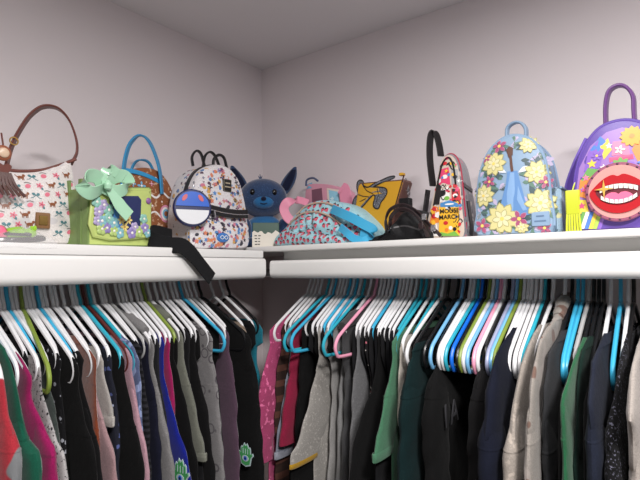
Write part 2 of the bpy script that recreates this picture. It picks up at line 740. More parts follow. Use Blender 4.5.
            cx = sum(p[0] for p in lastr) / 18
            inner = [(cx + (p[0] - cx) * 0.86, vc + (p[1] - vc) * 0.8, p[2]) for p in lastr]
            deep = [(p[0], p[1], p[2] + 0.02) for p in inner]
            sl = MB().loft(srings, cap=False).loft([lastr, inner, deep], cap=False)
            sl.add(deep, [tuple(range(18))])
            so = sl.build('sleeve', mat, e)
            # stitched shoulder seam and cuff
            if sgn > 0:
                q = srings[min(len(srings) - 2, 5)]
                cx = sum(p[0] for p in q) / 18
                sr = [[(cx + (p[0] - cx) * s, vc + (p[1] - vc) * s2, p[2] + dz) for p in q] for s, s2, dz in ((0.985, .99, .004), (1.008, 1.03, .002), (1.008, 1.03, -.001), (0.985, .99, -.003))]
                MB().loft(sr, cap=False).build('shoulder_seam', mat, e)
            if spec.get('cuff') and end:
                q = lastr
                cx = sum(p[0] for p in q) / 18
                h = spec.get('cuffh', 0.02)
                sr = [[(cx + (p[0] - cx) * s, vc + (p[1] - vc) * s2, p[2] + dz) for p in q] for s, s2, dz in ((0.99, 1.0, h), (1.04, 1.08, h * .9), (1.04, 1.08, h * .1), (0.95, 0.9, -.001))]
                o = MB().loft(sr, cap=False).build('cuff', spec['cuff'], e)
                if spec.get('cufflabel') and sgn > 0:
                    o['label'] = spec['cufflabel']
    if spec.get('hood'):
        # soft hood collapsed on the shoulders, bunched behind the neck
        hb = MB()
        pts = []
        uh = max(0.06, u0)
        for i in range(15):
            t = i / 14
            pts.append((uh * 1.25 - t * (uh + 0.14), 0.0, -d0 + 0.012 + 0.012 * math.sin(t * math.pi) - 0.02 * (1 - t) ** 3 - 0.03 * (t > .8) * (t - .8) / .2))
        rad = [0.007 + min(0.014, b) * math.sin(math.pi * (0.12 + 0.8 * i / 14)) * (1 + 0.16 * math.sin(i * 2.1 + ph[0])) for i in range(15)]
        hb.tube(catmull(pts, 3), [interp([(j / 14, rad[j]) for j in range(15)], i / 42) for i in range(43)], 12)
        hb.build('hood', mat, e)
    return e, M


def world_on_garment(M, px, py, v):
    """local point on the plane v = const of a garment seen at a pixel"""
    loc = M @ Vector((0, v, 0))
    n = (M.to_3x3() @ Vector((0, 1, 0))).normalized()
    return M.inverted() @ on_plane(px, py, loc, n)


F = fabric
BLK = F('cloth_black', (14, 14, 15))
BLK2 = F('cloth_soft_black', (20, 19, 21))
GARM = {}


def G(key, name, short, label, cat, mat, edge, **k):
    GARM[key] = dict(name=name, short=short, label=label, cat=cat, mat=mat, edge=edge, **k)


# ---- left rail, from the left edge of the photograph towards the corner
G('L1', 'printed_sweatshirt', 'coral red printed sweatshirt', 'coral red sweatshirt with white print at the left edge of the photograph', 'sweatshirt',
  F('cloth_coral', (196, 52, 66), [(225, 222, 222), (110, 112, 114)], 'camo', 9), [(-14, 330), (3, 372), (9, 410), (20, 480)])
G('L2', 'sweatshirt', 'emerald green sweatshirt', 'emerald green sweatshirt hanging between the coral red and magenta ones', 'sweatshirt',
  F('cloth_emerald', (12, 92, 70)), [(-4, 333), (8, 358), (16, 384), (27, 445), (38, 480)])
G('L3', 'sweatshirt', 'magenta sweatshirt', 'deep magenta sweatshirt hanging left of the white speckled knit', 'sweatshirt',
  F('cloth_magenta', (168, 22, 98)), [(9, 343), (20, 354), (33, 400), (45, 432), (57, 480)])
G('L4', 'sweater', 'white speckled knit', 'white knit sweater with black speckles right of the magenta sweatshirt', 'sweater',
  F('cloth_speckle', (205, 202, 202), (38, 38, 40), 'speckle', 170), [(30, 365), (38, 380), (46, 405), (56, 440), (67, 480)], sw=.08)
G('L5', 'shirt', 'dark grey green shirt', 'dark grey-green shirt hanging right of the white speckled knit', 'shirt',
  F('cloth_greygreen', (74, 84, 80)), [(33, 358), (46, 375), (55, 410), (61, 480)])
G('L6', 'blouse', 'black flower print top', 'black top with pale flower print along its edge behind the olive green hanger', 'shirt',
  F('cloth_blackflower', (24, 24, 27), [(150, 152, 160)], 'blobs', 60), [(46, 346), (58, 370), (63, 410), (66, 480)], sw=.05)
G('L7', 'sweatshirt', 'loose black sweatshirt', 'loose black sweatshirt hanging right of the black flower print top', 'sweatshirt',
  BLK, [(60, 344), (75, 375), (86, 425), (97, 480)])
G('L8', 'sweatshirt', 'narrow black sweatshirt', 'narrow black sweatshirt hanging left of the rust knit and dusty pink shirt', 'sweatshirt',
  BLK2, [(68, 345), (80, 375), (92, 425), (102, 480)])
G('L9', 'sweater', 'rust orange knit', 'fuzzy rust orange knit sweater tucked between black and dusty pink clothes', 'sweater',
  F('cloth_rust', (146, 66, 30), (96, 36, 16), 'speckle', 120, sheen=.5), [(76, 337), (88, 350), (95, 375), (97, 400)], sw=.05)
G('L10', 'sweatshirt', 'dusty pink sweatshirt', 'dusty pink sweatshirt with long sleeve right of the rust knit', 'sweatshirt',
  F('cloth_dustypink', (196, 158, 162)), [(80, 352), (94, 384), (106, 430), (117, 480)])
G('L11', 'shirt', 'cream shirt', 'cream shirt with elbow length sleeve right of the dusty pink sweatshirt', 'shirt',
  F('cloth_cream', (216, 210, 204)), [(90, 349), (104, 378), (112, 405), (113, 425)], end=427, cuff=F('cloth_cream', (216, 210, 204)))
G('L12', 'blouse', 'blue patterned blouse', 'dark blouse with blue and white pattern right of the cream shirt', 'shirt',
  F('cloth_bluepattern', (40, 42, 56), [(170, 176, 200), (80, 90, 140)], 'blobs', 45), [(98, 350), (111, 370), (117, 400), (119, 450)], sw=.06)
G('L13', 'jacket', 'big black jacket', 'big black jacket between the blue patterned blouse and the light pink shirt', 'jacket',
  BLK, [(105, 345), (121, 365), (133, 415), (144, 480)])
G('L14', 'shirt', 'light pink shirt', 'light pink shirt with curved shoulder right of the big black jacket', 'shirt',
  F('cloth_lightpink', (214, 168, 182)), [(108, 336), (123, 346), (133, 380), (141, 425), (149, 480)], sw=.07)
G('L15', 'denim_shirt', 'denim blue shirt', 'denim blue shirt crumpled over its hanger behind the light pink shirt', 'shirt',
  F('cloth_denim', (104, 118, 160), (132, 146, 184), 'camo', 40), [(116, 334), (131, 339), (137, 358), (141, 400)], sw=.06)
G('L16', 'sweater', 'black ribbed knit', 'black ribbed knit sweater between the denim blue shirt and the navy shirt', 'sweater',
  F('cloth_ribblack', (22, 23, 27), (38, 38, 44), 'stripes', 500), [(130, 345), (144, 372), (148, 410), (151, 480)], sw=.06)
G('L17', 'shirt', 'dark navy shirt', 'dark navy shirt hanging left of the light grey hoodie', 'shirt',
  F('cloth_darknavy', (24, 26, 48)), [(136, 345), (149, 366), (156, 405), (161, 480)])
G('L18', 'hoodie', 'light grey hoodie', 'light grey hoodie with hood over its hanger left of the royal blue shirt', 'hoodie',
  F('cloth_ltgrey', (150, 148, 148), (128, 126, 126), 'speckle', 200), [(133, 326), (150, 350), (161, 400), (169, 440), (175, 480)], hood=True, sw=.08)
G('L19', 'sweatshirt', 'charcoal sweatshirt', 'charcoal sweatshirt between the light grey hoodie and the royal blue shirt', 'sweatshirt',
  F('cloth_char', (44, 45, 50)), [(142, 335), (154, 360), (163, 400), (172, 480)], sw=.08)
G('L20', 'shirt', 'royal blue shirt', 'royal blue shirt with a green hand patch low on its front', 'shirt',
  F('cloth_royal', (20, 36, 158)), [(150, 345), (165, 380), (178, 430), (191, 480)])
G('L21', 'blouse', 'raspberry top', 'raspberry pink top peeking out between royal blue and black clothes', 'shirt',
  F('cloth_raspberry', (190, 30, 108)), [(158, 352), (170, 362), (174, 385), (174, 420)], sw=.04)
G('L22', 'sweatshirt', 'smooth black sweatshirt', 'smooth black sweatshirt hanging left of the sage grey one', 'sweatshirt',
  BLK, [(162, 338), (178, 370), (189, 420), (198, 480)])
G('L23', 'sweatshirt', 'sage grey sweatshirt', 'sage grey sweatshirt whose long sleeve ends in a ribbed cuff', 'sweatshirt',
  F('cloth_sage', (134, 136, 124)), [(156, 315), (178, 345), (191, 390), (199, 430), (205, 460)], end=462, cuff=F('cloth_sagecuff', (150, 152, 140), (110, 112, 102), 'stripes', 700), hood=True)
G('L24', 'sweatshirt', 'soft black sweatshirt', 'soft black sweatshirt between the sage grey and the grey ring print ones', 'sweatshirt',
  BLK2, [(176, 328), (197, 362), (207, 410), (215, 480)])
G('L25', 'sweatshirt', 'grey ring print sweatshirt', 'light grey sweatshirt printed all over with dark ring outlines', 'sweatshirt',
  F('cloth_rings', (158, 155, 156), (84, 80, 84), 'rings', 34), [(187, 322), (208, 342), (217, 380), (225, 480)])
G('L26', 'sweatshirt', 'mauve sweatshirt', 'mauve purple sweatshirt right of the grey ring print one', 'sweatshirt',
  F('cloth_mauve', (104, 78, 98)), [(213, 322), (227, 345), (235, 385), (240, 480)])
G('L27', 'jersey', 'black jersey', 'black jersey with a green and white hand patch right of the mauve sweatshirt', 'shirt',
  BLK, [(220, 305), (246, 342), (255, 380), (262, 480)])
G('L28', 'blouse', 'beige spotted top', 'beige spotted top showing as a thin edge beside the teal shirt', 'shirt',
  F('cloth_leopard', (176, 156, 138), (60, 48, 42), 'speckle', 120), [(238, 332), (249, 350), (254, 390), (255, 480)], sw=.03)
G('L29', 'shirt', 'teal shirt', 'bright teal shirt hanging last but one before the dark corner', 'shirt',
  F('cloth_teal', (30, 136, 158)), [(244, 322), (256, 350), (259, 398)], end=402, sw=.06)
# ---- back rail, from the corner to the right edge
G('R1', 'sweatshirt', 'hot pink sweatshirt', 'faded hot pink sweatshirt hanging first right of the dark corner', 'sweatshirt',
  F('cloth_hotpink', (206, 84, 134), (222, 112, 158), 'speckle', 60), [(290, 315), (274, 338), (263, 380), (257, 430), (254, 464)], end=467)
G('R2', 'flannel_shirt', 'brown plaid shirt', 'dark brown plaid shirt right of the hot pink sweatshirt', 'shirt',
  F('cloth_plaid', (66, 46, 40), [(36, 24, 22), (96, 60, 50)], 'plaid', 150), [(296, 320), (284, 338), (277, 370), (275, 420), (276, 445)])
G('R3b', 'shirt', 'pale blue grey shirt', 'pale blue-grey shirt with light cuff peeking out below the crimson sleeve', 'shirt',
  F('cloth_palebluegrey', (150, 156, 172)), [(300, 330), (290, 352), (283, 400), (275, 456)], end=460, cuff=F('cloth_palecuff', (182, 186, 200)))
G('R3', 'sweatshirt', 'crimson sweatshirt', 'crimson pink sweatshirt left of the oatmeal sweatshirt with yellow cuff', 'sweatshirt',
  F('cloth_crimson', (166, 36, 74)), [(304, 318), (293, 344), (287, 380), (279, 438)], end=446)
G('R4', 'sweatshirt', 'slim black sweatshirt', 'slim black sweatshirt between the crimson and the oatmeal sweatshirts', 'sweatshirt',
  BLK, [(316, 325), (305, 350), (299, 400), (295, 480)])
G('R5', 'sweatshirt', 'yellow-cuffed oatmeal sweatshirt', 'oatmeal grey sweatshirt with a wide sleeve ending in a yellow cuff', 'sweatshirt',
  F('cloth_oatmeal', (186, 182, 176), (172, 168, 162), 'speckle', 140), [(330, 344), (318, 362), (308, 405), (297, 445), (290, 463)], end=470, sw=.16, seam=.2,
  cuff=F('cloth_yellowcuff', (206, 160, 40)), cuffh=.012, cufflabel='yellow sleeve cuff')
G('R6', 'sweater', 'light grey sweater', 'light grey sweater right of the oatmeal sweatshirt with yellow cuff', 'sweater',
  F('cloth_ltgreyb', (176, 174, 172)), [(340, 344), (332, 378), (328, 480)], sw=.08)
G('R7', 'shirt', 'silver grey shirt', 'silver grey shirt between the light grey sweater and the dark grey hoodie', 'shirt',
  F('cloth_silver', (158, 158, 158)), [(350, 335), (341, 360), (338, 400), (336, 480)], sw=.08)
G('R8', 'hoodie', 'dark grey hoodie', 'dark grey hoodie with rolled hood just right of the pink hanger', 'hoodie',
  F('cloth_dkgrey', (84, 84, 86)), [(364, 320), (352, 342), (346, 390), (342, 480)], hood=True)
G('R9', 'sweatshirt', 'heather grey sweatshirt', 'heather grey sweatshirt right of the dark grey hoodie', 'sweatshirt',
  F('cloth_heather', (128, 128, 130), (112, 112, 114), 'speckle', 220), [(374, 325), (362, 350), (353, 385), (349, 480)])
G('R10', 'blouse', 'pink printed blouse', 'black blouse with small pink and white print left of the broad black sweatshirt', 'shirt',
  F('cloth_blackpink', (32, 30, 32), [(196, 110, 124), (190, 184, 180)], 'blobs', 70), [(386, 322), (376, 345), (371, 385), (370, 420)], sw=.05)
G('R11', 'sweatshirt', 'broad black sweatshirt', 'broad black sweatshirt hanging left of the sage green shirt', 'sweatshirt',
  BLK, [(394, 328), (384, 346), (371, 390), (357, 432), (350, 480)], sw=.14)
G('R12', 'shirt', 'sage green shirt', 'sage green shirt on teal hangers with stitched sleeve end', 'shirt',
  F('cloth_sagegreen', (84, 142, 108)), [(407, 328), (396, 345), (388, 382), (380, 425), (374, 460)], end=463, sw=.12, cuff=F('cloth_sagegreenb', (92, 150, 116)))
G('R13', 'shirt', 'cream sleeved shirt', 'cream shirt whose short sleeve hangs right of the sage green one', 'shirt',
  F('cloth_creamb', (206, 198, 186)), [(411, 335), (403, 346), (398, 380), (399, 422)], end=426, sw=.06)
G('R14', 'velvet_top', 'dark teal velvet top', 'dark teal green top with beaded shoulder below the white hangers', 'shirt',
  F('cloth_darkteal', (9, 40, 42), sheen=.1), [(415, 352), (404, 372), (400, 410), (398, 480)], sw=.14)
G('R15', 'sweatshirt', 'black lettered sweatshirt', 'black sweatshirt with faint grey letters right of the dark teal top', 'sweatshirt',
  BLK, [(438, 365), (430, 385), (426, 420), (428, 480)])
G('R16', 'coat', 'long black coat', 'long black coat below the row of coloured hangers left of the navy sweatshirt', 'coat',
  BLK2, [(490, 345), (478, 385), (474, 420), (474, 480)])
G('R17', 'sweatshirt', 'navy sweatshirt', 'dark navy sweatshirt right of the row of coloured hangers', 'sweatshirt',
  F('cloth_navy', (20, 25, 44)), [(511, 330), (497, 352), (487, 398), (483, 480)])
G('R18', 'sweater', 'cream beige sweater', 'cream beige sweater between the navy sweatshirt and the brown print hoodie', 'sweater',
  F('cloth_beige', (186, 176, 166), (166, 156, 146), 'speckle', 90), [(537, 328), (524, 365), (517, 420), (511, 480)])
G('R19', 'hoodie', 'beige brown print hoodie', 'beige hoodie with brown tree-like print and grey camouflage hood', 'hoodie',
  F('cloth_camo', (178, 170, 162), [(148, 140, 134), (112, 88, 78)], 'camo', 14), [(555, 314), (540, 342), (531, 390), (526, 480)], hood=True)
G('R20', 'sweatshirt', 'charcoal grey sweatshirt', 'charcoal grey sweatshirt between the beige print hoodie and the green shirt', 'sweatshirt',
  F('cloth_charcoal', (60, 61, 64)), [(560, 333), (548, 352), (542, 390), (543, 480)])
G('R21', 'shirt', 'kelly green shirt', 'kelly green shirt with sleeve seam right of the charcoal sweatshirt', 'shirt',
  F('cloth_kelly', (36, 112, 70)), [(583, 340), (571, 368), (562, 402), (560, 480)])
G('R22', 'sweatshirt', 'dark forest green sweatshirt', 'dark forest green sweatshirt between the kelly green and slate navy ones', 'sweatshirt',
  F('cloth_forest', (16, 46, 38)), [(594, 335), (582, 350), (577, 390), (575, 480)])
G('R23', 'sweatshirt', 'slate navy sweatshirt', 'slate navy sweatshirt hanging left of the blue and white hanger ends', 'sweatshirt',
  F('cloth_slate', (36, 42, 60)), [(603, 336), (592, 357), (585, 400), (583, 480)])
G('R24', 'blouse', 'black sequin top', 'black top with tiny sequins left of the pale beige sweater', 'shirt',
  F('cloth_sequin', (20, 20, 23), (90, 90, 104), 'speckle', 260), [(629, 335), (621, 370), (617, 420), (614, 480)])
G('R25', 'sweater', 'pale beige sweater', 'pale beige sweater at the right edge of the photograph', 'sweater',
  F('cloth_palebeige', (196, 186, 178)), [(638, 340), (630, 372), (627, 420), (626, 480)])

# hook pixel, hanger colour, garment key or None, yaw in degrees
RAIL_L = [(-46, 'white', 'L1'), (-30, 'white', 'L2'), (-23, 'blue', None), (-17, 'white', None), (-13, 'white', 'L3'), (1, 'white', None), (5, 'white', 'L4'),
        (9.5, 'blue', None), (13.5, 'white', 'L5'), (18, 'white', None), (23, 'olive green', None, -9), (27, 'white', 'L6'), (31, 'white', None), (35, 'white', 'L7'),
        (40, 'blue', None), (43.5, 'white', 'L8'), (47.5, 'white', None), (54, 'white', 'L9'), (58, 'white', 'L10'), (65, 'white', 'L11'),
        (74, 'white', 'L12'), (77.5, 'white', None), (81, 'teal', 'L13'), (86, 'burgundy', 'L14'), (91.5, 'teal', 'L15'), (95, 'white', None),
        (103, 'white', 'L16'), (106.5, 'white', None), (111, 'grey', 'L17'), (119, 'white', 'L18'), (123.5, 'white', None), (127, 'white', 'L19'), (132, 'white', 'L20'),
        (138, 'white', 'L21'), (142, 'white', 'L22'), (146, 'olive green', None), (151, 'white', 'L23'), (158, 'white', None), (164, 'white', 'L24'),
        (168, 'white', None), (174, 'white', 'L25'), (178, 'white', None), (183, 'blue', None), (188, 'white', None), (192, 'white', 'L26'), (197, 'white', None),
        (202, 'black', 'L27'), (214, 'white', 'L28'), (224, 'white', None), (230, 'black', 'L29')]
RAIL_R = [(307, 'white', 'R1'), (311, 'white', 'R2'), (315, 'white', 'R3b'), (319, 'white', 'R3'), (326, 'teal', None), (329.5, 'white', 'R4'), (333, 'blue', None),
         (337, 'white', None), (340.5, 'white', None), (344, 'white', 'R5'), (347.5, 'blue', None), (351, 'white', 'R6'), (354.5, 'blue', None), (358, 'white', 'R7'),
         (362, 'teal', None), (368, 'white', 'R8'), (374, 'pink', None), (378.5, 'white', None), (382, 'white', 'R9'), (386, 'white', None), (390, 'white', 'R10'), (394, 'blue', None),
         (398, 'white', None), (401.5, 'white', 'R11'), (405, 'white', None), (409, 'white', None), (414, 'white', None), (419, 'teal', None), (424, 'teal', 'R12'),
         (430, 'white', 'R13'), (436, 'teal', None), (441, 'white', None), (447, 'black', 'R14'), (456, 'black', None), (461, 'light blue', None),
         (465, 'black', 'R15'), (468.5, 'white', None), (472, 'white', None), (476, 'teal', None), (480.5, 'royal blue', None), (484, 'black', None), (488, 'olive green', None), (491.5, 'white', None),
         (495.5, 'light blue', None), (499.5, 'pink', None), (503, 'white', None), (507.5, 'black', 'R16'), (511.5, 'lilac grey', None), (515.5, 'light blue', None),
         (519, 'olive green', None), (523, 'white', None), (527, 'white', 'R17'), (530.5, 'white', None), (535, 'white', None), (540, 'white', None), (544, 'teal', None),
         (547.5, 'black', None), (552, 'white', 'R18'), (564, 'white', 'R19'), (571, 'black', 'R20'), (577, 'blue', None), (582, 'blue', None), (588, 'grey', None), (593, 'black', 'R21'),
         (598, 'black', 'R22'), (603, 'black', None), (610, 'white', 'R23'), (620, 'blue', None), (628, 'white', None), (633, 'black', 'R24'), (645, 'black', 'R25')]
ORD = ['first', 'second', 'third', 'fourth', 'fifth', 'sixth', 'seventh', 'eighth']
GOBJ = {}


KEEP_BARE = {('L', -23), ('L', -17), ('L', 23), ('L', 183), ('R', 326), ('R', 333), ('R', 374), ('R', 362), ('R', 577), ('R', 582), ('R', 620), ('R', 628), ('R', 441), ('R', 319)}
FILLS = [BLK, BLK2, F('cloth_ink', (16, 17, 22)), F('cloth_graphite', (30, 30, 33))]
FNAME = ['black', 'black', 'black', 'dark grey']


def plain_short(k):
    return GARM[k]['short']


def fill_garments(side, rail):
    """dark tops added to fill the dark gaps between the listed clothes, one per remaining hanger"""
    gi = [i for i, e_ in enumerate(rail) if e_[2]]
    out = list(rail)
    for i, e_ in enumerate(rail):
        if e_[2] or (side, e_[0]) in KEEP_BARE or (side == 'R' and 455 < e_[0] < 550):
            continue
        a = max([j for j in gi if j < i], default=None)
        b_ = min([j for j in gi if j > i], default=None)
        if a is None or b_ is None:
            continue
        near = a if side == 'L' else b_
        sh = max(-2, min(2, (e_[0] - rail[near][0]) * .3)) + (-3 if side == 'L' else 3)
        n = sum(1 for x in out[:i] if x[2] and str(x[2]).startswith('F%s_%d' % (side, a)))
        key = 'F%s_%d_%d' % (side, a, n)
        m = R.randrange(4)
        A, B = plain_short(rail[a][2]), plain_short(rail[b_][2])
        tot = sum(1 for x in rail[a + 1:b_] if (side, x[0]) not in KEEP_BARE)
        pre = ['', 'second ', 'third ', 'fourth '][n] if n else ('first ' if tot > 1 else '')
        G(key, 'sleeveless_top', f'{pre}narrow {FNAME[m]} top right of the {A}', f'{pre}narrow {FNAME[m]} top between the {A} and the {B}', 'top', FILLS[m],
          [(x + sh, y + (4 if q else -8)) for q, (x, y) in enumerate(GARM[rail[near][2]]['edge'])], sleeve=False, drop=R.uniform(0.5, 0.62))  # added top standing in for a dark gap
        out[i] = (e_[0], e_[1], key) + tuple(e_[3:])
    return out


def hang_all(side, rail, where):
    rail = fill_garments(side, rail)
    pos = []
    for ent in rail:
        hx = ent[0]
        pos.append(on_x(hx, 285, ROD).y if side == 'L' else on_y(hx, 285, -ROD).x)
    gi = [i for i, e_ in enumerate(rail) if e_[2] and not e_[2].startswith('F')]
    gall = [i for i, e_ in enumerate(rail) if e_[2]]
    # bare hangers grouped by the two garments they hang between
    cnt = {}
    keys = {}
    for i, e_ in enumerate(rail):
        if e_[2]:
            continue
        a = max([j for j in gi if j < i], default=None)
        b_ = min([j for j in gi if j > i], default=None)
        keys[i] = (a, b_, e_[1])
        cnt[keys[i]] = cnt.get(keys[i], 0) + 1
    seen = {}
    for i, e_ in enumerate(rail):
        hx, colr, key = e_[:3]
        yaw = math.radians(e_[3]) if len(e_) > 3 else math.radians(R.uniform(-1.0, 1.0))
        if key:
            lab = f"{colr} hanger holding the {GARM[key]['short']}"
            grp = f"hangers on the {where} rail"
        else:
            k = keys[i]
            n = seen[k] = seen.get(k, 0) + 1
            sa = GARM[rail[k[0]][2]]['short'] if k[0] is not None else 'rail end'
            sb = GARM[rail[k[1]][2]]['short'] if k[1] is not None else 'rail end'
            pre = f"{ORD[n - 1]} {colr}" if cnt[k] > 1 else colr
            lab = f"{pre} hanger bare between the {sa} and the {sb}"
            grp = f"hangers on the {where} rail"
        size = (0.86 if colr != 'olive green' else 1.0) if side == 'L' else 1.0
        if key:
            size = outline(side, hx, GARM[key], yaw)[1]
        hanger(side, hx, colr, lab, grp, yaw, size)
        if key:
            j = gall.index(i)
            gn = abs(pos[i] - pos[gall[j - 1]]) if j > 0 else 0.04
            gp = abs(pos[gall[j + 1]] - pos[i]) if j + 1 < len(gall) else 0.04
            bn = max(0.0075, min(0.024, gn / 2 * 0.96))
            bp = max(0.0075, min(0.024, gp / 2 * 0.96))
            # left rail: +v is world +y (towards the corner); right rail: +v is world +x (away from the corner)
            sp = dict(GARM[key])
            sp['group'] = f"clothes on the {where} rail"
            GOBJ[key] = garment(side, hx, sp, bn, bp, yaw) + (bn, bp)


hang_all('L', RAIL_L, 'left')
hang_all('R', RAIL_R, 'right')


def hand_patch(key, px, py, size):
    """embroidered open hand with an eye, sewn on the near face of the garment"""
    e, M, bn, bp = GOBJ[key]
    v = -bn - 0.012 if key.startswith('L') else bp + 0.012
    c = world_on_garment(M, px, py, v)
    s = size
    sg = -1 if key.startswith('L') else 1

    def loop(pts, lift):
        return [(c.x + x * s, v + sg * lift, c.z + z * s) for x, z in pts]
    hand = [(-.30, -.45), (-.38, -.1), (-.52, .05), (-.46, .16), (-.34, .08), (-.33, .34), (-.26, .42), (-.19, .36), (-.17, .45), (-.10, .58), (-.03, .50), (.03, .50),
            (.10, .58), (.17, .45), (.19, .36), (.26, .42), (.33, .34), (.34, .08), (.46, .16), (.52, .05), (.38, -.1), (.30, -.45), (0, -.55)]
    mb = MB()
    big = [(x * 1.18, z * 1.15) for x, z in hand]
    for pts, l0, l1, mi in ((big, 0.0, 0.0012, 0), (hand, 0.0012, 0.002, 1)):
        mb.loft([loop(pts, l0), loop(pts, l1)], mi)
    circ = lambda r, ax=1.0: [(r * ax * math.cos(2 * math.pi * k / 20), -.16 + r * math.sin(2 * math.pi * k / 20)) for k in range(20)]
    for r, ax, mi, l1 in ((.17, 1.5, 0, .0026), (.12, 1, 2, .0031), (.05, 1, 3, .0036)):
        mb.loft([loop(circ(r, ax), l1 - .0007), loop(circ(r, ax), l1)], mi)
    for k in (-.18, 0, .18):
        mb.loft([loop([(k - .02, .08), (k + .02, .08), (k + .02, .36), (k - .02, .36)], l) for l in (.002, .0026)], 0)
    o = mb.build('hand_patch', [plain('patch_white', (176, 196, 200), .8), plain('patch_green', (62, 150, 84), .8), plain('patch_blue', (40, 90, 190), .8), BLK], e, smooth=False)
    o['label'] = 'green and white embroidered hand patch with an eye'


hand_patch('L27', 246, 455, 0.046)
hand_patch('L20', 181, 474, 0.05)


def garment_letters():
    e, M, bn, bp = GOBJ['R15']
    v = bp + 0.006
    c = world_on_garment(M, 450, 415, v)
    for ch, dx in (('I', .022), ('A', -.026)):
        mt = Matrix.Translation((c.x + dx, v, c.z)) @ Matrix.Rotation(math.pi, 4, 'Z') @ Matrix.Rotation(math.pi / 2, 4, 'X')
        o = text_mesh(ch, 0.07, 'printed_letter', plain('letter_grey', (44, 44, 48), .8), e, mt)
        o['label'] = 'faint grey letter'


garment_letters()

# ------------------------------------------------------------------ bags on the shelves
PRINT = {}


def ink(name, rgb, rough=0.45):
    return plain('ink_' + name, rgb, rough=rough)


class Bag:
    """a soft or boxy bag: outline read in its own front plane, real depth behind it"""

    def __init__(self, side, px, dist, name, label, cat, depth, yaw=0.0, group=None):
        self.depth = depth
        if side == 'L':
            p = on_x(px, 250, dist)
            loc, rz = Vector((dist, p.y, DL + 0.0005)), math.pi / 2 + yaw
        else:
            p = on_y(px, 250, -dist)
            loc, rz = Vector((p.x, -dist, DR + 0.0005)), yaw
        self.e = empty(name, loc, rz, label, cat, group)
        self.M = Matrix.Translation(loc) @ Matrix.Rotation(rz, 4, 'Z')
        self.Mi = self.M.inverted()
        self.nrm = (self.M.to_3x3() @ Vector((0, 1, 0))).normalized()

    def m(self, px, py, y=None):
        """pixel of the photograph -> point (x, z) on the bag's plane at local depth y"""
        y = -self.depth / 2 if y is None else y
        q = self.Mi @ on_plane(px, py, self.M @ Vector((0, y, 0)), self.nrm)
        return (q.x, q.z)

    def m3(self, px, py, y):
        x, z = self.m(px, py, y)
        return Vector((x, y, z))

    def shape(self, pxpts, bulge=0.012, back_bulge=0.006, bev=0.01, smooth=6, taper=0.0, base=True):
        pts = [self.m(a, b) for a, b in pxpts]
        if smooth:
            c = catmull([(a, 0, b) for a, b in pts], smooth, True)
            pts = [(v.x, v.z) for v in c]
        if base:
            zmin = min(p[1] for p in pts)
            pts = [(x, max(0.0, z - zmin if z - zmin > 0.012 else (z - zmin) * 0.5)) for x, z in pts]
        self.pts = pts
        self.h = max(p[1] for p in pts)
        self.c = ((min(p[0] for p in pts) + max(p[0] for p in pts)) / 2, self.h * 0.45)
        self.bulge, self.bb, self.bev, self.taper = bulge, back_bulge, bev, taper

    def half(self, z):
        return self.depth / 2 * (1 - self.taper * max(0, min(1, z / self.h)))

    def s_of(self, x, z):
        cx, cz = self.c
        dx, dz = x - cx, z - cz
        best = 1e9
        n = len(self.pts)
        for i in range(n):
            ax, az = self.pts[i][0] - cx, self.pts[i][1] - cz
            bx, bz = self.pts[(i + 1) % n][0] - cx, self.pts[(i + 1) % n][1] - cz
            ex, ez = bx - ax, bz - az
            den = dx * ez - dz * ex
            if abs(den) < 1e-12:
                continue
            t = (ax * ez - az * ex) / den
            u = (ax * dz - az * dx) / den
            if t > 0 and -1e-6 <= u <= 1 + 1e-6:
                best = min(best, t)
        return 1.0 / best if best < 1e8 else 0.0

    def yf(self, x, z):
        s = min(1.0, self.s_of(x, z))
        y = -self.half(z) - self.lump(x, z) * max(0.0, 1 - s * s)
        if s > 0.96:
            return y + (s - 0.96) / 0.04 * self.bev
        return y - self.bulge * (1 - (s / 0.96) ** 2)

    lumps = 0.0

    def lump(self, x, z):
        if not self.lumps:
            return 0.0
        return self.lumps * (math.sin(70 * z + 22 * x + 9 * math.sin(25 * x)) + 0.6 * math.sin(95 * x - 40 * z))

    def fp(self, x, z, lift=0.0):
        return Vector((x, self.yf(x, z) - lift, z))

    def ring(self, s, yfun):
        cx, cz = self.c
        out = []
        for x, z in self.pts:
            zz = cz + (z - cz) * s
            xx = cx + (x - cx) * s
            out.append(Vector((xx, yfun(zz), zz)))
        return out

    def build_body(self, mat, name='body'):
        r = [self.ring(s, lambda z, s=s: self.half(z) + self.bb * (1 - s * s)) for s in (0.03, 0.35, 0.65, 0.88)]
        r += [self.ring(0.96, lambda z: self.half(z)), self.ring(0.99, lambda z: self.half(z) - self.bev * 0.4), self.ring(1.0, lambda z: self.half(z) - self.bev)]
        for t in (0.3, 0.0, -0.3):
            r.append(self.ring(1.0, lambda z, t=t: (self.half(z) - self.bev) * t / 0.5))
        r += [self.ring(1.0, lambda z: -self.half(z) + self.bev), self.ring(0.99, lambda z: -self.half(z) + self.bev * 0.4), self.ring(0.962, lambda z: -self.half(z) + 0.0006)]
        return MB().loft(r, cap=True).build(name, mat, self.e)

    def front(self):
        """front panel mesh; decals are added to it as its print"""
        self.fm = MB()
        r = [self.ring(s, lambda z, s=s: -self.half(z) - self.bulge * (1 - (s / 0.96) ** 2)) for s in (0.96, 0.85, 0.7, 0.55, 0.4, 0.25, 0.12, 0.02)]
        if self.lumps:
            sv = [0.96, 0.93, 0.89, 0.84, 0.78, 0.71, 0.64, 0.56, 0.48, 0.4, 0.32, 0.24, 0.16, 0.08, 0.02]
            r = [[Vector((p.x, self.yf(p.x, p.z) if s < 0.95 else p.y, p.z)) for p in self.ring(s, lambda z: -self.half(z))] for s in sv]
        self.fm.loft(r, 0, cap=False)
        self.fm.add(r[-1], [tuple(range(len(r[-1])))], 0)
        self.fmats = []
        return self.fm

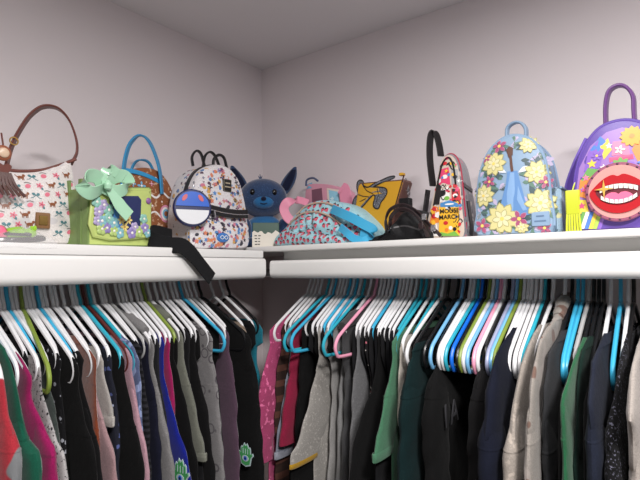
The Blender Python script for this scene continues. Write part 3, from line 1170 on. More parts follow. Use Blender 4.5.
    def mi(self, mat):
        if mat not in self.fmats:
            self.fmats.append(mat)
        return self.fmats.index(mat)

    def poly(self, pts, mat, lift=0.0006):
        """print shape given in local (x, z), star-shaped about its middle"""
        n = len(pts)
        cx = sum(p[0] for p in pts) / n
        cz = sum(p[1] for p in pts) / n
        V, Fc = [], []
        lv = (1.0, 0.66, 0.33)
        for s in lv:
            V += [self.fp(cx + (x - cx) * s, cz + (z - cz) * s, lift) for x, z in pts]
        V.append(self.fp(cx, cz, lift))
        for k in range(2):
            for i in range(n):
                j = (i + 1) % n
                Fc.append((k * n + i, k * n + j, (k + 1) * n + j, (k + 1) * n + i))
        for i in range(n):
            Fc.append((2 * n + i, 2 * n + (i + 1) % n, 3 * n))
        self.fm.add(V, Fc, self.mi(mat))

    def free(self, pts, mat, lift=0.001):
        from mathutils.geometry import tessellate_polygon
        tris = tessellate_polygon([[Vector((x, z, 0)) for x, z in pts]])
        self.fm.add([self.fp(x, z, lift) for x, z in pts], [tuple(t_) for t_ in tris], self.mi(mat))

    def ell(self, x, z, rx, rz_, mat, lift=0.0006, rot=0.0, n=18):
        c, s = math.cos(rot), math.sin(rot)
        self.poly([(x + rx * math.cos(2 * math.pi * k / n) * c - rz_ * math.sin(2 * math.pi * k / n) * s,
                    z + rx * math.cos(2 * math.pi * k / n) * s + rz_ * math.sin(2 * math.pi * k / n) * c) for k in range(n)], mat, lift)

    def petal(self, x, z, a, L, wd, mat, lift):
        c, s = math.cos(a), math.sin(a)
        prof = [(0, 0), (.25, .55), (.55, 1), (.8, .7), (1, 0), (.8, -.7), (.55, -1), (.25, -.55)]
        self.poly([(x + t * L * c - q * wd * s, z + t * L * s + q * wd * c) for t, q in prof], mat, lift)

    def flower(self, x, z, r, n, mat, mid, lift=0.0008, edge=None, rot=0.0):
        for k in range(n):
            a = rot + 2 * math.pi * k / n
            if edge:
                self.petal(x, z, a, r * 1.08, r * 0.30, edge, lift)
            self.petal(x, z, a, r, r * 0.25, mat, lift + 0.0003)
        self.ell(x, z, r * 0.22, r * 0.22, mid, lift + 0.0007, n=10)

    def star(self, x, z, r, mat, lift=0.0008, n=5, inner=0.45, rot=math.pi / 2):
        self.poly([(x + (r if k % 2 == 0 else r * inner) * math.cos(rot + math.pi * k / n), z + (r if k % 2 == 0 else r * inner) * math.sin(rot + math.pi * k / n))
                   for k in range(2 * n)], mat, lift)

    def line(self, pts, wd, mat, lift=0.0008):
        """printed line through local (x, z) points"""
        P = [Vector((a, 0, b)) for a, b in pts]
        V, Fc = [], []
        for i, p in enumerate(P):
            t = (P[min(i + 1, len(P) - 1)] - P[max(i - 1, 0)]).normalized()
            nn = Vector((-t.z, 0, t.x)) * wd / 2
            for q in (p + nn, p - nn):
                V.append(self.fp(q.x, q.z, lift))
        for i in range(len(P) - 1):
            Fc.append((2 * i, 2 * i + 1, 2 * i + 3, 2 * i + 2))
        self.fm.add(V, Fc, self.mi(mat))

    def pxs(self, pts):
        return [self.m(a, b) for a, b in pts]

    def fbuild(self, base, name='front_panel'):
        # base material goes first
        mats = [base] + self.fmats
        self.fm.m = [0 if i < self.nb else mi + 1 for i, mi in enumerate(self.fm.m)]
        return self.fm.build(name, mats, self.e)

    def begin(self):
        self.front()
        self.nb = len(self.fm.f)

    def inside(self, x, z, lim=0.9):
        return self.s_of(x, z) < lim


def arc(a, b, top, n=14, y=0.0):
    """handle path rising from a to b through height top (local points)"""
    out = []
    a, b = Vector(a), Vector(b)
    for k in range(n + 1):
        t = k / n
        p = a.lerp(b, t)
        p.z += top * math.sin(math.pi * t) ** 0.6
        out.append(p)
    return out


WEB = fabric('webbing_black', (24, 24, 26))
BRASS = plain('brass', (196, 160, 92), rough=0.3, metal=0.9)
STEEL = plain('steel', (190, 190, 194), rough=0.25, metal=0.9)

# ---- white shoulder bag with the small animal print
B = Bag('L', 36, 0.25, 'shoulder_bag', 'white shoulder bag with small pink and brown print and looped brown leather handle', 'bag', 0.10)
B.shape([(-14, 241), (10, 243), (45, 242), (75, 241), (80, 222), (80, 195), (76, 160), (62, 164), (42, 170), (20, 171), (2, 169), (-14, 172), (-20, 205)], bulge=.022, bev=.012, taper=.45)
cw = fabric('bag_white_canvas', (226, 220, 218), (206, 202, 204), 'speckle', 30, rough=.6)
B.build_body(cw)
B.begin()
pk, br, tl, gy = ink('pink', (222, 120, 140)), ink('brown', (140, 84, 56)), ink('teal', (74, 124, 132)), ink('grey', (120, 110, 112))
rows = [(-12 + 11.5 * c_ + (5 if r_ % 2 else 0), 177 + 9.6 * r_ - (.05 * c_ * c_)) for r_ in range(7) for c_ in range(9)]
rows = [(a_, b_) for k_, (a_, b_) in enumerate(rows) if not (28 < a_ < 52 and 210 < b_ < 236)]
for i, (px, py) in enumerate(rows):
    x, z = B.m(px, py)
    if not B.inside(x, z, .9):
        continue
    k = (i * 7 + i // 9 * 3) % 4
    u = 0.0066
    if k == 0:      # bow
        for s in (-1, 1):
            B.petal(x, z, math.pi / 2 - s * 1.2, u * 1.3, u * .5, tl, .0008)
            B.line([(x, z), (x + s * u * .9, z - u * .9), (x + s * u * 1.6, z - u * 1.1)], u * .22, tl)
    elif k == 1:    # little animal
        B.ell(x, z, u, u * .5, br)
        B.ell(x + u, z + u * .7, u * .45, u * .45, br, .0009)
        for q in (-.8, -.4, .4, .8):
            B.line([(x + q * u, z), (x + q * u, z - u)], u * .25, br)
        B.line([(x - u, z), (x - u * 1.5, z + u * .8)], u * .25, br)
    elif k == 2:    # pink rose
        B.flower(x, z, u * 1.1, 5, pk, ink('rose', (190, 70, 96)))
        B.petal(x, z, -1.0, u * 1.8, u * .4, tl, .0006)
    else:
        B.ell(x, z, u * .9, u * .7, pk, rot=.5)
        B.line([(x - u, z + u), (x, z + u * 1.3), (x + u, z + u)], u * .25, gy)
B.fbuild(cw)
lea = leather('leather_brown', (104, 50, 40))
leap = leather('leather_rose', (164, 92, 84))
top = [B.m3(px, py, -0.028) for px, py in ((2, 169), (20, 171), (42, 170), (60, 165), (76, 159))]
MB().ribbon(catmull(top, 5), .007, .004, (0, .3, 1)).build('rim_trim', lea, B.e)
hp = [B.m3(px, py, -0.012) for px, py in ((6, 168), (12, 146), (22, 127), (32, 114), (44, 107), (58, 109), (69, 120), (76, 138), (77, 152), (72, 163))]
MB().ribbon(catmull(hp, 5), .030, .0045, (.5, .85, .1)).build('handle', lea, B.e)['label'] = 'brown leather handle'
MB().tube([B.m3(14, 141, -.03) + Vector((.008 * math.cos(a), 0, .008 * math.sin(a))) for a in [k * math.pi / 8 for k in range(16)]], .0016, 6, closed=True).build('ring', BRASS, B.e)
c = B.m3(40, 221, -.05)
y0 = B.yf(c.x, c.z)
MB().box((c.x - .015, y0 - .004, c.z - .017), (c.x + .015, y0 + .002, c.z + .017), bev=.002).build('leather_patch', leather('leather_patch', (128, 92, 58)), B.e)
MB().box((c.x - .009, y0 - .0055, c.z - .010), (c.x + .009, y0 - .003, c.z + .010), bev=.001).build('plaque', plain('plaque', (140, 112, 60), .35, .6), B.e)
# tassel charm hanging from the handle: a thing of its own
cp = B.M @ B.m3(3, 153, -.07)
t = empty('tassel_charm', cp, math.pi / 2, 'brown leather tassel charm with round medallion hanging from the white shoulder bag', 'bag charm')
MB().ball((0, 0, .0), (.016, .005, .016)).build('medallion', plain('medallion', (150, 90, 66), .3), t)
MB().ball((0, -.005, .0), (.010, .003, .010)).build('medallion_face', plain('medallion_face', (214, 186, 160), .3), t)
mb = MB()
mb.loft([[Vector((x * s, yy, -.032 + z * s)) for x, z in [(0, .008), (.009, .013), (.016, .008), (.015, -.002), (0, -.016), (-.015, -.002), (-.016, .008), (-.009, .013)]] for s, yy in ((.9, -.004), (1, -.002), (1, .002), (.9, .004))])
mb.build('heart_tag', lea, t)
mb = MB()
mb.tube([(0, 0, .016), (-.004, 0, .04)], .0018, 6)
mb.build('cord', lea, t)
for k in range(6):
    a = -.6 + k * .27
    MB().ribbon(catmull([(0.004 * k - .01, -.008, -.04), (.004 * k - .01 + .012 * a, -.014, -.065), (.004 * k - .004 + .022 * a + .004, -.016, -.086)], 5), .006, .002, (1, 0, .2)).build('fringe', leather('leather_dark', (74, 38, 32)), t)

# ---- small things in front of it
B = Bag('L', 20, 0.345, 'plush_toy', 'lime green plush toy lying in front of the white shoulder bag', 'toy', 0.04)
x, z = B.m(21, 224)
lime = fabric('plush_lime', (150, 200, 50), sheen=.6)
MB().ball((x, 0, .0165), (.026, .017, .017), fn=lambda d: 1 + .06 * math.sin(5 * d.x + 3) * math.cos(4 * d.z)).build('body', lime, B.e)
MB().ball((x + .024, -.003, .020), (.012, .012, .012)).build('head', lime, B.e)
for s in (-1, 1):
    MB().ball((x + .03, -.003 + s * .007, .031), (.004, .003, .006), nu=8, nv=6).build('ear', lime, B.e)
B = Bag('L', 3, 0.37, 'round_charm', 'small pink round charm with gold rim at the left shelf edge', 'bag charm', 0.02)
mb = MB()
x = B.m(2, 222)[0]
MB().ball((x, 0, .0165), (.013, .006, .016)).build('pink_face', plain('pink_gloss', (226, 110, 140), .25), B.e)
MB().tube([(x + .0135 * math.cos(a), 0, .0165 + .0148 * math.sin(a)) for a in [k * math.pi / 12 for k in range(24)]], .0016, 6, closed=True).build('rim', BRASS, B.e)

B = Bag('L', 26, 0.36, 'headband', 'dark glossy looped headband inside clear plastic at the left shelf edge', 'headband', 0.05)
dk = plain('dark_gloss', (44, 34, 38), .18)
x0 = B.m(-6, 238)[0]
x1 = B.m(48, 238)[0]
mid = (x0 + x1) / 2
MB().tube([(mid + (x1 - x0) / 2 * math.cos(a), .016 * math.sin(a) - .004, .0085 + .004 * math.sin(a + .6)) for a in [k * math.pi / 20 for k in range(40)]], .0052, 8, closed=True).build('outer_loop', dk, B.e)
MB().tube([(mid - .012 + (x1 - x0) / 2.7 * math.cos(a), .010 * math.sin(a) - .004, .018 + .002 * math.sin(a)) for a in [k * math.pi / 20 for k in range(40)]], .003, 8, closed=True).build('inner_loop', dk, B.e)
B2 = Bag('L', 28, 0.365, 'plastic_wrapper', 'crumpled clear plastic wrapper around the dark headband, draping over the shelf edge', 'wrapper', 0.05)
pm, nt, bs = new_mat('clear_plastic')
bs.inputs['Roughness'].default_value = .12
bs.inputs['Base Color'].default_value = (.95, .95, .96, 1)
bs.inputs['Alpha'].default_value = .22
rr = random.Random(3)
x0 = B2.m(-8, 240)[0]
x1 = B2.m(56, 240)[0]
V, Fc = [], []
nx, ny = 26, 14
for j in range(ny):
    for i in range(nx):
        u = i / (nx - 1)
        v = j / (ny - 1)
        xx = x0 + (x1 - x0) * u
        wob = .0035 * math.sin(9 * u + 5 * v) + .002 * rr.uniform(-1, 1)
        lift = .026 * math.sin(math.pi * min(1, max(0, u))) ** .4 * math.sin(math.pi * (.12 + .8 * v)) + wob
        yy = .032 - .07 * v
        zz = max(.002, lift)
        if v > .8:
            zz = .006 - .08 * (v - .8) + wob * .4
            yy = .032 - .07 * .8 - .03 * (v - .8)
        V.append((xx, yy - .004, zz))
for j in range(ny - 1):
    for i in range(nx - 1):
        a = j * nx + i
        Fc.append((a, a + 1, a + nx + 1, a + nx))
o = MB().add(V, Fc).build('plastic_film', pm, B2.e, angle=180)

# ---- green box bag with bow
B = Bag('L', 117, 0.28, 'box_handbag', 'lime green book-shaped handbag with mint satin bow and pastel flowers', 'handbag', 0.125, math.radians(9))
B.shape([(88, 243), (152, 243), (152, 187), (150, 185), (90, 185), (88, 187)], bulge=.001, bev=.004, smooth=0)
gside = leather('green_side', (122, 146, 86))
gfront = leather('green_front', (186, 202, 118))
B.build_body(gside)
B.begin()
B.fbuild(gfront)
gx0, gz0 = B.m(88, 243)
gx1, gz1 = B.m(152, 185)
gz0 = 0
W, H = gx1 - gx0, B.h
# page ridges on the side
for k, yy in enumerate((-.035, .005, .043)):
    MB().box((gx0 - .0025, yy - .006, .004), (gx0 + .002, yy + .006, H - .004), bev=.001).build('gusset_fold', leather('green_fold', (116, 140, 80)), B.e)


class Panel(Bag):
    def __init__(self, par, pxpts, y, th, bulge=.002, smooth=4):
        self.e, self.M, self.Mi, self.nrm, self.depth = par.e, par.M, par.Mi, par.nrm, -2 * y
        self.y0, self.th = y, th
        pts = [self.m(a, b) for a, b in pxpts]
        if smooth:
            pts = [(v.x, v.z) for v in catmull([(a, 0, b) for a, b in pts], smooth, True)]
        self.pts = pts
        self.h = max(p[1] for p in pts)
        self.c = ((min(p[0] for p in pts) + max(p[0] for p in pts)) / 2, (min(p[1] for p in pts) + self.h) / 2)
        self.bulge, self.bb, self.bev, self.taper = bulge, 0, min(.003, th * .4), 0

    def half(self, z):
        return -self.y0

    def build_plate(self, mat, name):
        """solid plate of thickness th behind the printed front"""
        y, th = self.y0, self.th
        r = [self.ring(.97, lambda z: y + th), self.ring(1.0, lambda z: y + th - self.bev), self.ring(1.0, lambda z: y + self.bev), self.ring(.96, lambda z: y + .0004)]
        return MB().loft(r).build(name, mat, self.e)


fy = -B.depth / 2
P = Panel(B, [(94, 237), (148, 238), (151, 236), (150, 193), (148, 190), (96, 190), (94, 193)], fy - .010, .009, .001, 3)
P.build_plate(gfront, 'front_frame')
P.begin()
P.poly(P.pxs([(110, 230), (140, 230), (141, 200), (138, 196), (112, 196), (109, 200)]), ink('night_blue', (34, 44, 92)), .0005)
P.poly(P.pxs([(112, 228), (124, 228), (122, 206), (114, 204)]), ink('sky_blue', (80, 140, 210)), .0008)
yel = ink('pale_yellow', (232, 210, 130))
for px, py, s in ((124, 212, 5), (121, 220, 5), (128, 220, 4.5), (124, 227, 5)):
    x, z = P.m(px, py)
    P.flower(x, z, s * .0025, 6, yel, ink('amber', (196, 140, 60)), .0011)
P.fbuild(gfront, 'front_picture')
pal = [plain('pastel_' + n, tuple(int(v * .93) for v in c_), .4) for n, c_ in (('lilac', (184, 170, 212)), ('mint', (150, 206, 190)), ('aqua', (140, 196, 206)), ('violet', (156, 140, 200)), ('lime', (190, 214, 130)))]
rr = random.Random(11)
spots = [(98, 212), (96, 202), (101, 221), (106, 228), (113, 231), (103, 205), (108, 218), (119, 233), (144, 228), (138, 232), (134, 227), (143, 219), (147, 233), (131, 233), (101, 229), (97, 221), (108, 210), (113, 223)]
for i, (px, py) in enumerate(spots):
    x, z = P.m(px, py)
    mb = MB()
    r = .0115 + .003 * rr.random()
    for k in range(5):
        a = 2 * math.pi * k / 5 + i
        mb.ball((x + r * .55 * math.cos(a), fy - .0125, z + r * .55 * math.sin(a)), (r * .5, .0025, r * .5), nu=8, nv=5, mi=0)
    mb.ball((x, fy - .0145, z), (r * .25, .0018, r * .25), nu=8, nv=5, mi=1)
    mb.build('flower_applique', [pal[i % 5], plain('pastel_pearl', (236, 232, 222), .25)], B.e)
x, z = P.m(148, 201)
MB().ball((x, fy - .012, z), (.008, .003, .008), nu=12, nv=6).build('round_stud', plain('violet_stud', (140, 96, 150), .25), B.e)
# bow
sat = plain('mint_satin', (168, 214, 182), rough=.25, bump=.3, bscale=45, coat=.3)
K = B.m3(103, 186, fy - .018)
for pts, wd in (((( -2, 0), (-9, -6), (-20, -5), (-25, 4), (-17, 9), (-8, 6), (0, 1)), .030), (((2, 0), (8, -8), (17, -11), (22, -6), (18, 1), (9, 4), (0, 1)), .030)):
    q = [K + Vector((a * .0025, -.004 - .012 * math.sin(i / 6 * math.pi), -b * .0025)) for i, (a, b) in enumerate(pts)]
    MB().ribbon(catmull(q, 5), wd, .0022, (.25, -.35, 1)).build('bow_loop', sat, B.e)
for pts, wd in ((((2, 2), (9, 10), (16, 18), (24, 25)), .032), (((-2, -2), (-3, -10), (2, -15), (10, -12)), .022)):
    q = [K + Vector((a * .0025, -.010 - .002 * i, -b * .0025)) for i, (a, b) in enumerate(pts)]
    MB().ribbon(catmull(q, 5), [wd * (.5 + .5 * min(1, i / 8)) for i in range(16)], .002, (1, 0, .8) if pts[1][1] > 0 else (1, -.4, .5)).build('bow_tail', sat, B.e)
MB().ball(K + Vector((0, -.016, 0)), (.010, .008, .012), fn=lambda d: 1 + .08 * math.sin(8 * d.z)).build('bow_knot', sat, B.e)

# ---- brown iced handbag with blue handles
B = Bag('L', 147, 0.12, 'dome_handbag', 'brown dome handbag with white icing-like trim and bright blue handles', 'handbag', 0.10)
B.shape([(118, 251), (113, 232), (114, 200), (120, 182), (130, 172), (145, 169), (158, 172), (168, 182), (175, 200), (177, 232), (173, 251), (145, 251)], bulge=.012, bev=.01)
gb = fabric('ginger_brown', (150, 92, 58), (206, 170, 140), 'speckle', 90, rough=.55)
B.build_body(gb)
B.begin()
ice, bl, pkk = ink('icing', (238, 234, 232)), ink('icing_blue', (120, 182, 216)), ink('icing_pink', (226, 150, 178))
B.line([(v.x, v.z) for v in catmull([(B.m(px, py)[0], 0, B.m(px, py)[1]) for px, py in ((118, 196), (124, 202), (130, 196), (138, 200), (146, 194), (154, 198), (161, 193), (168, 198), (174, 196))], 5)], .006, ice)
B.line([(v.x, v.z) for v in catmull([(B.m(px, py)[0], 0, B.m(px, py)[1]) for px, py in ((118, 222), (128, 216), (140, 218), (152, 212), (160, 218), (168, 214), (176, 218))], 5)], .005, ice)
for px, py, r_, m_ in ((140, 186, .014, bl), (132, 184, .009, bl), (150, 184, .008, pkk), (168, 208, .014, pkk)):
    x, z = B.m(px, py)
    B.flower(x, z, r_, 4, m_, ice)
for k, m_ in enumerate((pkk, ice, bl, gb)):
    x, z = B.m(164, 214)
    B.ell(x, z, .022 - .005 * k, .026 - .006 * k, m_, .0009 + .0003 * k)
for px, py in ((128, 190), (140, 206), (150, 206), (160, 202), (160, 188), (122, 208), (155, 178), (146, 176), (170, 192)):
    x, z = B.m(px, py)
    B.ell(x, z, .003, .003, ice, n=8)
B.fbuild(gb)
hb = leather('handle_blue', (58, 152, 204), .35)
yfr = -B.depth / 2 - .012
hp = [B.m3(px, py, yfr) for px, py in ((122, 196), (123, 178), (125, 160), (130, 144), (139, 136), (148, 140), (155, 154), (160, 172), (162, 194))]
MB().ribbon(catmull(hp, 5), .022, .005, (.8, .6, .2)).build('handle', hb, B.e)['label'] = 'blue front handle'
hp = [B.m3(px, py, .05) for px, py in ((128, 200), (129, 180), (134, 164), (142, 160), (150, 164), (156, 180), (158, 200))]
MB().ribbon(catmull(hp, 5), .012, .005, (.9, .4, .3)).build('handle', hb, B.e)
hp = [B.m3(px, py, yfr + .008) for px, py in ((124, 170), (136, 172), (148, 176), (160, 182))]
MB().ribbon(catmull(hp, 4), .014, .004, (0, .3, 1)).build('blue_band', hb, B.e)

# ---- white printed mini backpack
B = Bag('L', 214, 0.262, 'mini_backpack', 'white mini backpack with dense multicolour print, black zip band and dangling black straps', 'backpack', 0.105)
B.shape([(193, 248), (190, 230), (191, 205), (195, 184), (203, 170), (216, 164), (229, 167), (239, 179), (245, 200), (248, 222), (248, 247), (220, 249)], bulge=.012, bev=.012, smooth=5)
wp = fabric('print_white', (224, 220, 222), [(92, 70, 88), (196, 130, 150), (96, 130, 180), (206, 160, 90)], 'blobs', 38, rough=.5)
B.build_body(wp)
B.begin()
cols = [ink('p_plum', (90, 60, 92)), ink('p_rose', (202, 120, 142)), ink('p_blue', (92, 140, 196)), ink('p_mustard', (208, 164, 84)), ink('p_dark', (58, 56, 66)), ink('p_orange', (214, 130, 96))]
rr = random.Random(5)
n = 0
while n < 190:
    x = rr.uniform(min(p[0] for p in B.pts), max(p[0] for p in B.pts))
    z = rr.uniform(0, B.h)
    if not B.inside(x, z, .9):
        continue
    n += 1
    r_ = rr.uniform(.0035, .0082)
    k = rr.randrange(3)
    if k == 0:
        B.ell(x, z, r_, r_ * .7, cols[rr.randrange(6)], .0006, rr.uniform(0, 3), 10)
    elif k == 1:
        B.star(x, z, r_ * 1.2, cols[rr.randrange(6)], .0008, 5, .5, rr.uniform(0, 3))
    else:
        B.flower(x, z, r_ * 1.3, 4, cols[rr.randrange(6)], cols[rr.randrange(6)], .0009, None, rr.uniform(0, 3))
B.fbuild(wp)
fy = -B.depth / 2
black = leather('trim_black', (26, 25, 27), .4)
# lower pocket
P = Panel(B, [(194, 247), (191, 232), (193, 219), (220, 222), (247, 224), (248, 236), (247, 247), (220, 248)], fy - .021, .02, .008, 5)
P.build_plate(wp, 'front_pocket')
P.begin()
rr = random.Random(8)
n = 0
while n < 85:
    x = rr.uniform(min(p[0] for p in P.pts), max(p[0] for p in P.pts))
    z = rr.uniform(min(p[1] for p in P.pts), P.h)
    if P.s_of(x, z) > .88:
        continue
    n += 1
    r_ = rr.uniform(.0035, .008)
    if rr.random() < .5:
        P.ell(x, z, r_, r_ * .7, cols[rr.randrange(6)], .0006, rr.uniform(0, 3), 10)
    else:
        P.star(x, z, r_ * 1.2, cols[rr.randrange(6)], .0008, 5, .5, rr.uniform(0, 3))
P.fbuild(wp, 'pocket_face')
band = [B.m3(px, py, fy - .020) for px, py in ((190, 206), (205, 208), (222, 212), (236, 214), (247, 214))]
MB().ribbon(catmull(band, 5), .026, .008, (0, 0, 1)).build('zip_band', black, B.e)
zl = [p + Vector((0, -.0055, -.002)) for p in catmull(band[1:], 5)]
MB().tube(zl, .0018, 6).build('zipper', STEEL, B.e)
MB().tube([zl[2] + Vector((0, -.003, 0)), zl[2] + Vector((.002, -.006, -.022))], .003, 6).build('zip_pull', STEEL, B.e)
c = B.m3(225, 186, fy)
yy = B.yf(c.x, c.z)
lp = MB().box((c.x - .0165, yy - .004, c.z - .019), (c.x + .0165, yy + .003, c.z + .019), bev=.0025).build('name_plate', black, B.e)
mb = MB()
for k, (wd, dz) in enumerate(((.018, .007), (.022, -.004))):
    mb.box((c.x - wd / 2, yy - .0046, c.z + dz - .0018), (c.x + wd / 2, yy - .0038, c.z + dz + .0018))
fr = [(c.x + sx * .0145, yy - .0042, c.z + sz * .017) for sx, sz in ((-1, -1), (1, -1), (1, 1), (-1, 1))]
mb.build('plate_lettering', plain('plate_gold', (196, 186, 160), .35, .5), lp)
mb = MB().tube(fr, .0006, 4, closed=True).build('plate_border', plain('plate_gold', (196, 186, 160)), lp)
c = B.m3(216, 238, fy)
bd = MB().ball((c.x, fy - .029, c.z), (.024, .005, .014), nu=20, nv=8).build('enamel_badge', plain('enamel_blue', (64, 120, 190), .15), B.e)
MB().tube(catmull([(c.x - .014, fy - .0345, c.z), (c.x - .007, fy - .0352, c.z + .005), (c.x, fy - .0355, c.z), (c.x + .007, fy - .0352, c.z - .005), (c.x + .014, fy - .0345, c.z), (c.x + .007, fy - .0352, c.z + .005), (c.x, fy - .0355, c.z), (c.x - .007, fy - .0352, c.z - .005)], 4, True), .0012, 6, closed=True).build('badge_emblem', plain('enamel_white', (214, 226, 236), .2), bd)
for pts in (((193, 166), (192, 157), (196, 151), (201, 154), (205, 168)), ((203, 166), (205, 156), (210, 152), (215, 156), (220, 168)), ):
    q = [B.m3(px, py, .045) for px, py in pts]
    MB().ribbon(catmull(q, 6), .013, .006, (.3, 1, 0)).build('shoulder_strap', black, B.e)
q = [B.m3(px, py, -.01) for px, py in ((213, 168), (214, 159), (219, 155), (224, 158), (227, 169))]
MB().tube(catmull(q, 6), .0045, 8).build('carry_handle', black, B.e)
# zip around the sides
zp = [Vector((x, -.018, z)) for x, z in B.pts if z > B.h * .3]
i0 = max(range(len(zp) - 1), key=lambda i: (zp[i + 1] - zp[i]).length)
zp = zp[i0 + 1:] + zp[:i0 + 1]
cx, cz = B.c
zp = [Vector((cx + (p.x - cx) * 1.005, p.y, cz + (p.z - cz) * 1.005)) for p in zp]
MB().ribbon(zp, .016, .004, (0, 1, 0)).build('top_zipper', black, B.e)
# lower straps lying beside the bag and over the shelf edge
e1 = [B.Mi @ Vector((0.30, B.M.translation.y - .125 - .055, DL + .035)), B.Mi @ Vector((.325, B.M.translation.y - .125 - .125, DL + .040)), B.Mi @ Vector((.35, B.M.translation.y - .125 - .152, DL + .022)),
      B.Mi @ Vector((.385, B.M.translation.y - .125 - .128, DL + .007)), B.Mi @ Vector((.409, B.M.translation.y - .125 - .106, DL + .004)), B.Mi @ Vector((.4185, B.M.translation.y - .125 - .080, DL - .018)),
      B.Mi @ Vector((.4195, B.M.translation.y - .125 - .052, DL - .046)), B.Mi @ Vector((.420, B.M.translation.y - .125 - .020, DL - .078))]
MB().ribbon(catmull(e1, 6), .040, .004, [Vector((.1, .15, 1))] * 43).build('shoulder_strap', WEB, B.e)
e2 = [Vector((-.075, .02, .10)), Vector((-.10, .0, .05)), Vector((-.105, -.03, .006)), Vector((-.07, -.075, .004))]
MB().ribbon(catmull(e2, 6), .026, .004, (0, 1, .2)).build('shoulder_strap', WEB, B.e)
MB().box((.0895, -.02, .001), (.104, .01, .07), bev=.003).build('side_strap', WEB, B.e)
# round coin purse clipped to the zip
c = B.m3(192, 208, fy - .034)
w_ = B.M @ c
t = empty('coin_purse', w_ - Vector((0, 0, .05)), math.radians(62), 'round blue and white coin purse clipped to the white printed backpack', 'purse')
navy, blu, whi, red = plain('badge_navy', (24, 34, 86), .35), plain('badge_blue', (40, 96, 200), .3), plain('badge_white', (226, 228, 232), .3), plain('badge_coral', (206, 96, 104), .3)
N = 40
circ = lambda r, y, a0=0, a1=2 * math.pi, n=N: [Vector((r * math.cos(a0 + (a1 - a0) * k / n), y, .05 + r * math.sin(a0 + (a1 - a0) * k / n))) for k in range(n)]
MB().loft([circ(.047, .009), circ(.050, .006), circ(.050, -.006), circ(.047, -.009)]).build('rim', navy, t)
hf = [Vector((.0435 * math.cos(a), 0, .0435 * math.sin(a))) for a in [math.pi * k / 20 for k in range(21)]]
up = [Vector((p.x, 0, .054 + p.z * .9)) for p in hf]
dn = [Vector((p.x * .99, 0, .044 - p.z * .88)) for p in hf]
mb = MB().loft([[p + Vector((0, -.0085, 0)) for p in up], [p + Vector((0, -.0115, 0)) for p in up]])
mb.build('upper_half', blu, t)
MB().loft([[p + Vector((0, -.0085, 0)) for p in dn], [p + Vector((0, -.0115, 0)) for p in dn]]).build('lower_half', whi, t)
for s in (-1, 1):
    MB().loft([[Vector((s * .021 + .0075 * math.cos(a) * .8 - s * .004 * math.sin(a), y, .076 + .009 * math.sin(a))) for a in [k * math.pi / 8 for k in range(16)]] for y in (-.0105, -.0125)]).build('coral_patch', red, t)
MB().tube(catmull([(0, 0, .099), (.004, 0, .112), (.006, .006, .122)], 4), .0022, 6).build('clip', STEEL, t)

# ---- blue plush toy in the corner
pe = empty('plush_toy', (.165, -.165, DR + .0005), math.radians(45), 'dark blue plush toy with round head and upright ears sitting in the corner', 'toy')
fur = fabric('plush_blue', (46, 70, 108), (66, 94, 138), 'speckle', 300, sheen=.6)
furd = fabric('plush_navy', (26, 32, 58), sheen=.6)
lb = fabric('plush_light_blue', (44, 112, 168), sheen=.5)
MB().ball((0, 0, .062), (.068, .055, .062)).build('body', lb, pe)
MB().ball((-.004, -.012, .178), (.082, .062, .066), nu=28, nv=18, fn=lambda d: 1 + .03 * max(0, -d.z)).build('head', fur, pe)
MB().ball((-.004, -.058, .158), (.036, .022, .024)).build('muzzle', lb, pe)
nz = MB().ball((-.004, -.082, .166), (.009, .006, .007)).build('nose', furd, pe)
for s in (-1, 1):
    MB().ball((-.004 + s * .036, -.066, .190), (.0085, .006, .0105)).build('eye', plain('bead_black', (10, 10, 12), .1), pe)
MB().tube(catmull([(-.016, -.077, .152), (-.004, -.081, .149), (.008, -.077, .152)], 5), .0014, 6).build('mouth', furd, pe)
for s, tilt in ((1, -.34), (-1, .9)):
    mb = MB()
    rings = []
    for k in range(11):
        t_ = k / 10
        wd = .024 * math.sin(math.pi * (.12 + .82 * t_)) ** .8
        cxx = s * (.070 + .018 * t_ - .03 * (t_ - .4) ** 2 * 4 * .3)
        ctr = Vector((s * .060, .005, .185)) + Vector((s * .048 * t_, .008 * t_, .105 * t_))
        rings.append([ctr + Vector((wd * math.cos(a), .013 * math.sin(a), 0)) for a in [q * math.pi / 8 for q in range(16)]])
    mb.loft(rings)
    mb.build('ear', fur, pe)
    mb = MB()
    mb.loft([[(p - sum(r_, Vector()) / 16) * .7 + sum(r_, Vector()) / 16 + Vector((0, -.0065, 0)) for p in r_] for r_ in rings[2:10]])
    mb.build('inner_ear', furd, pe)
for a, l in ((-.5, .016), (-.1, .02), (.35, .016)):
    MB().tube([(-.012, -.01, .240), (-.012 + l * math.sin(a), -.012, .240 + l * math.cos(a))], [.003, .0008], 6).build('hair_tuft', fur, pe)
pe.scale = (1.07, 1.07, 1.07)
for s in (-1, 1):
    MB().ball((s * .062, -.035, .07), (.02, .022, .036)).build('arm', fur, pe)
    MB().ball((s * .04, -.066, .021), (.024, .03, .02)).build('foot', fur, pe)

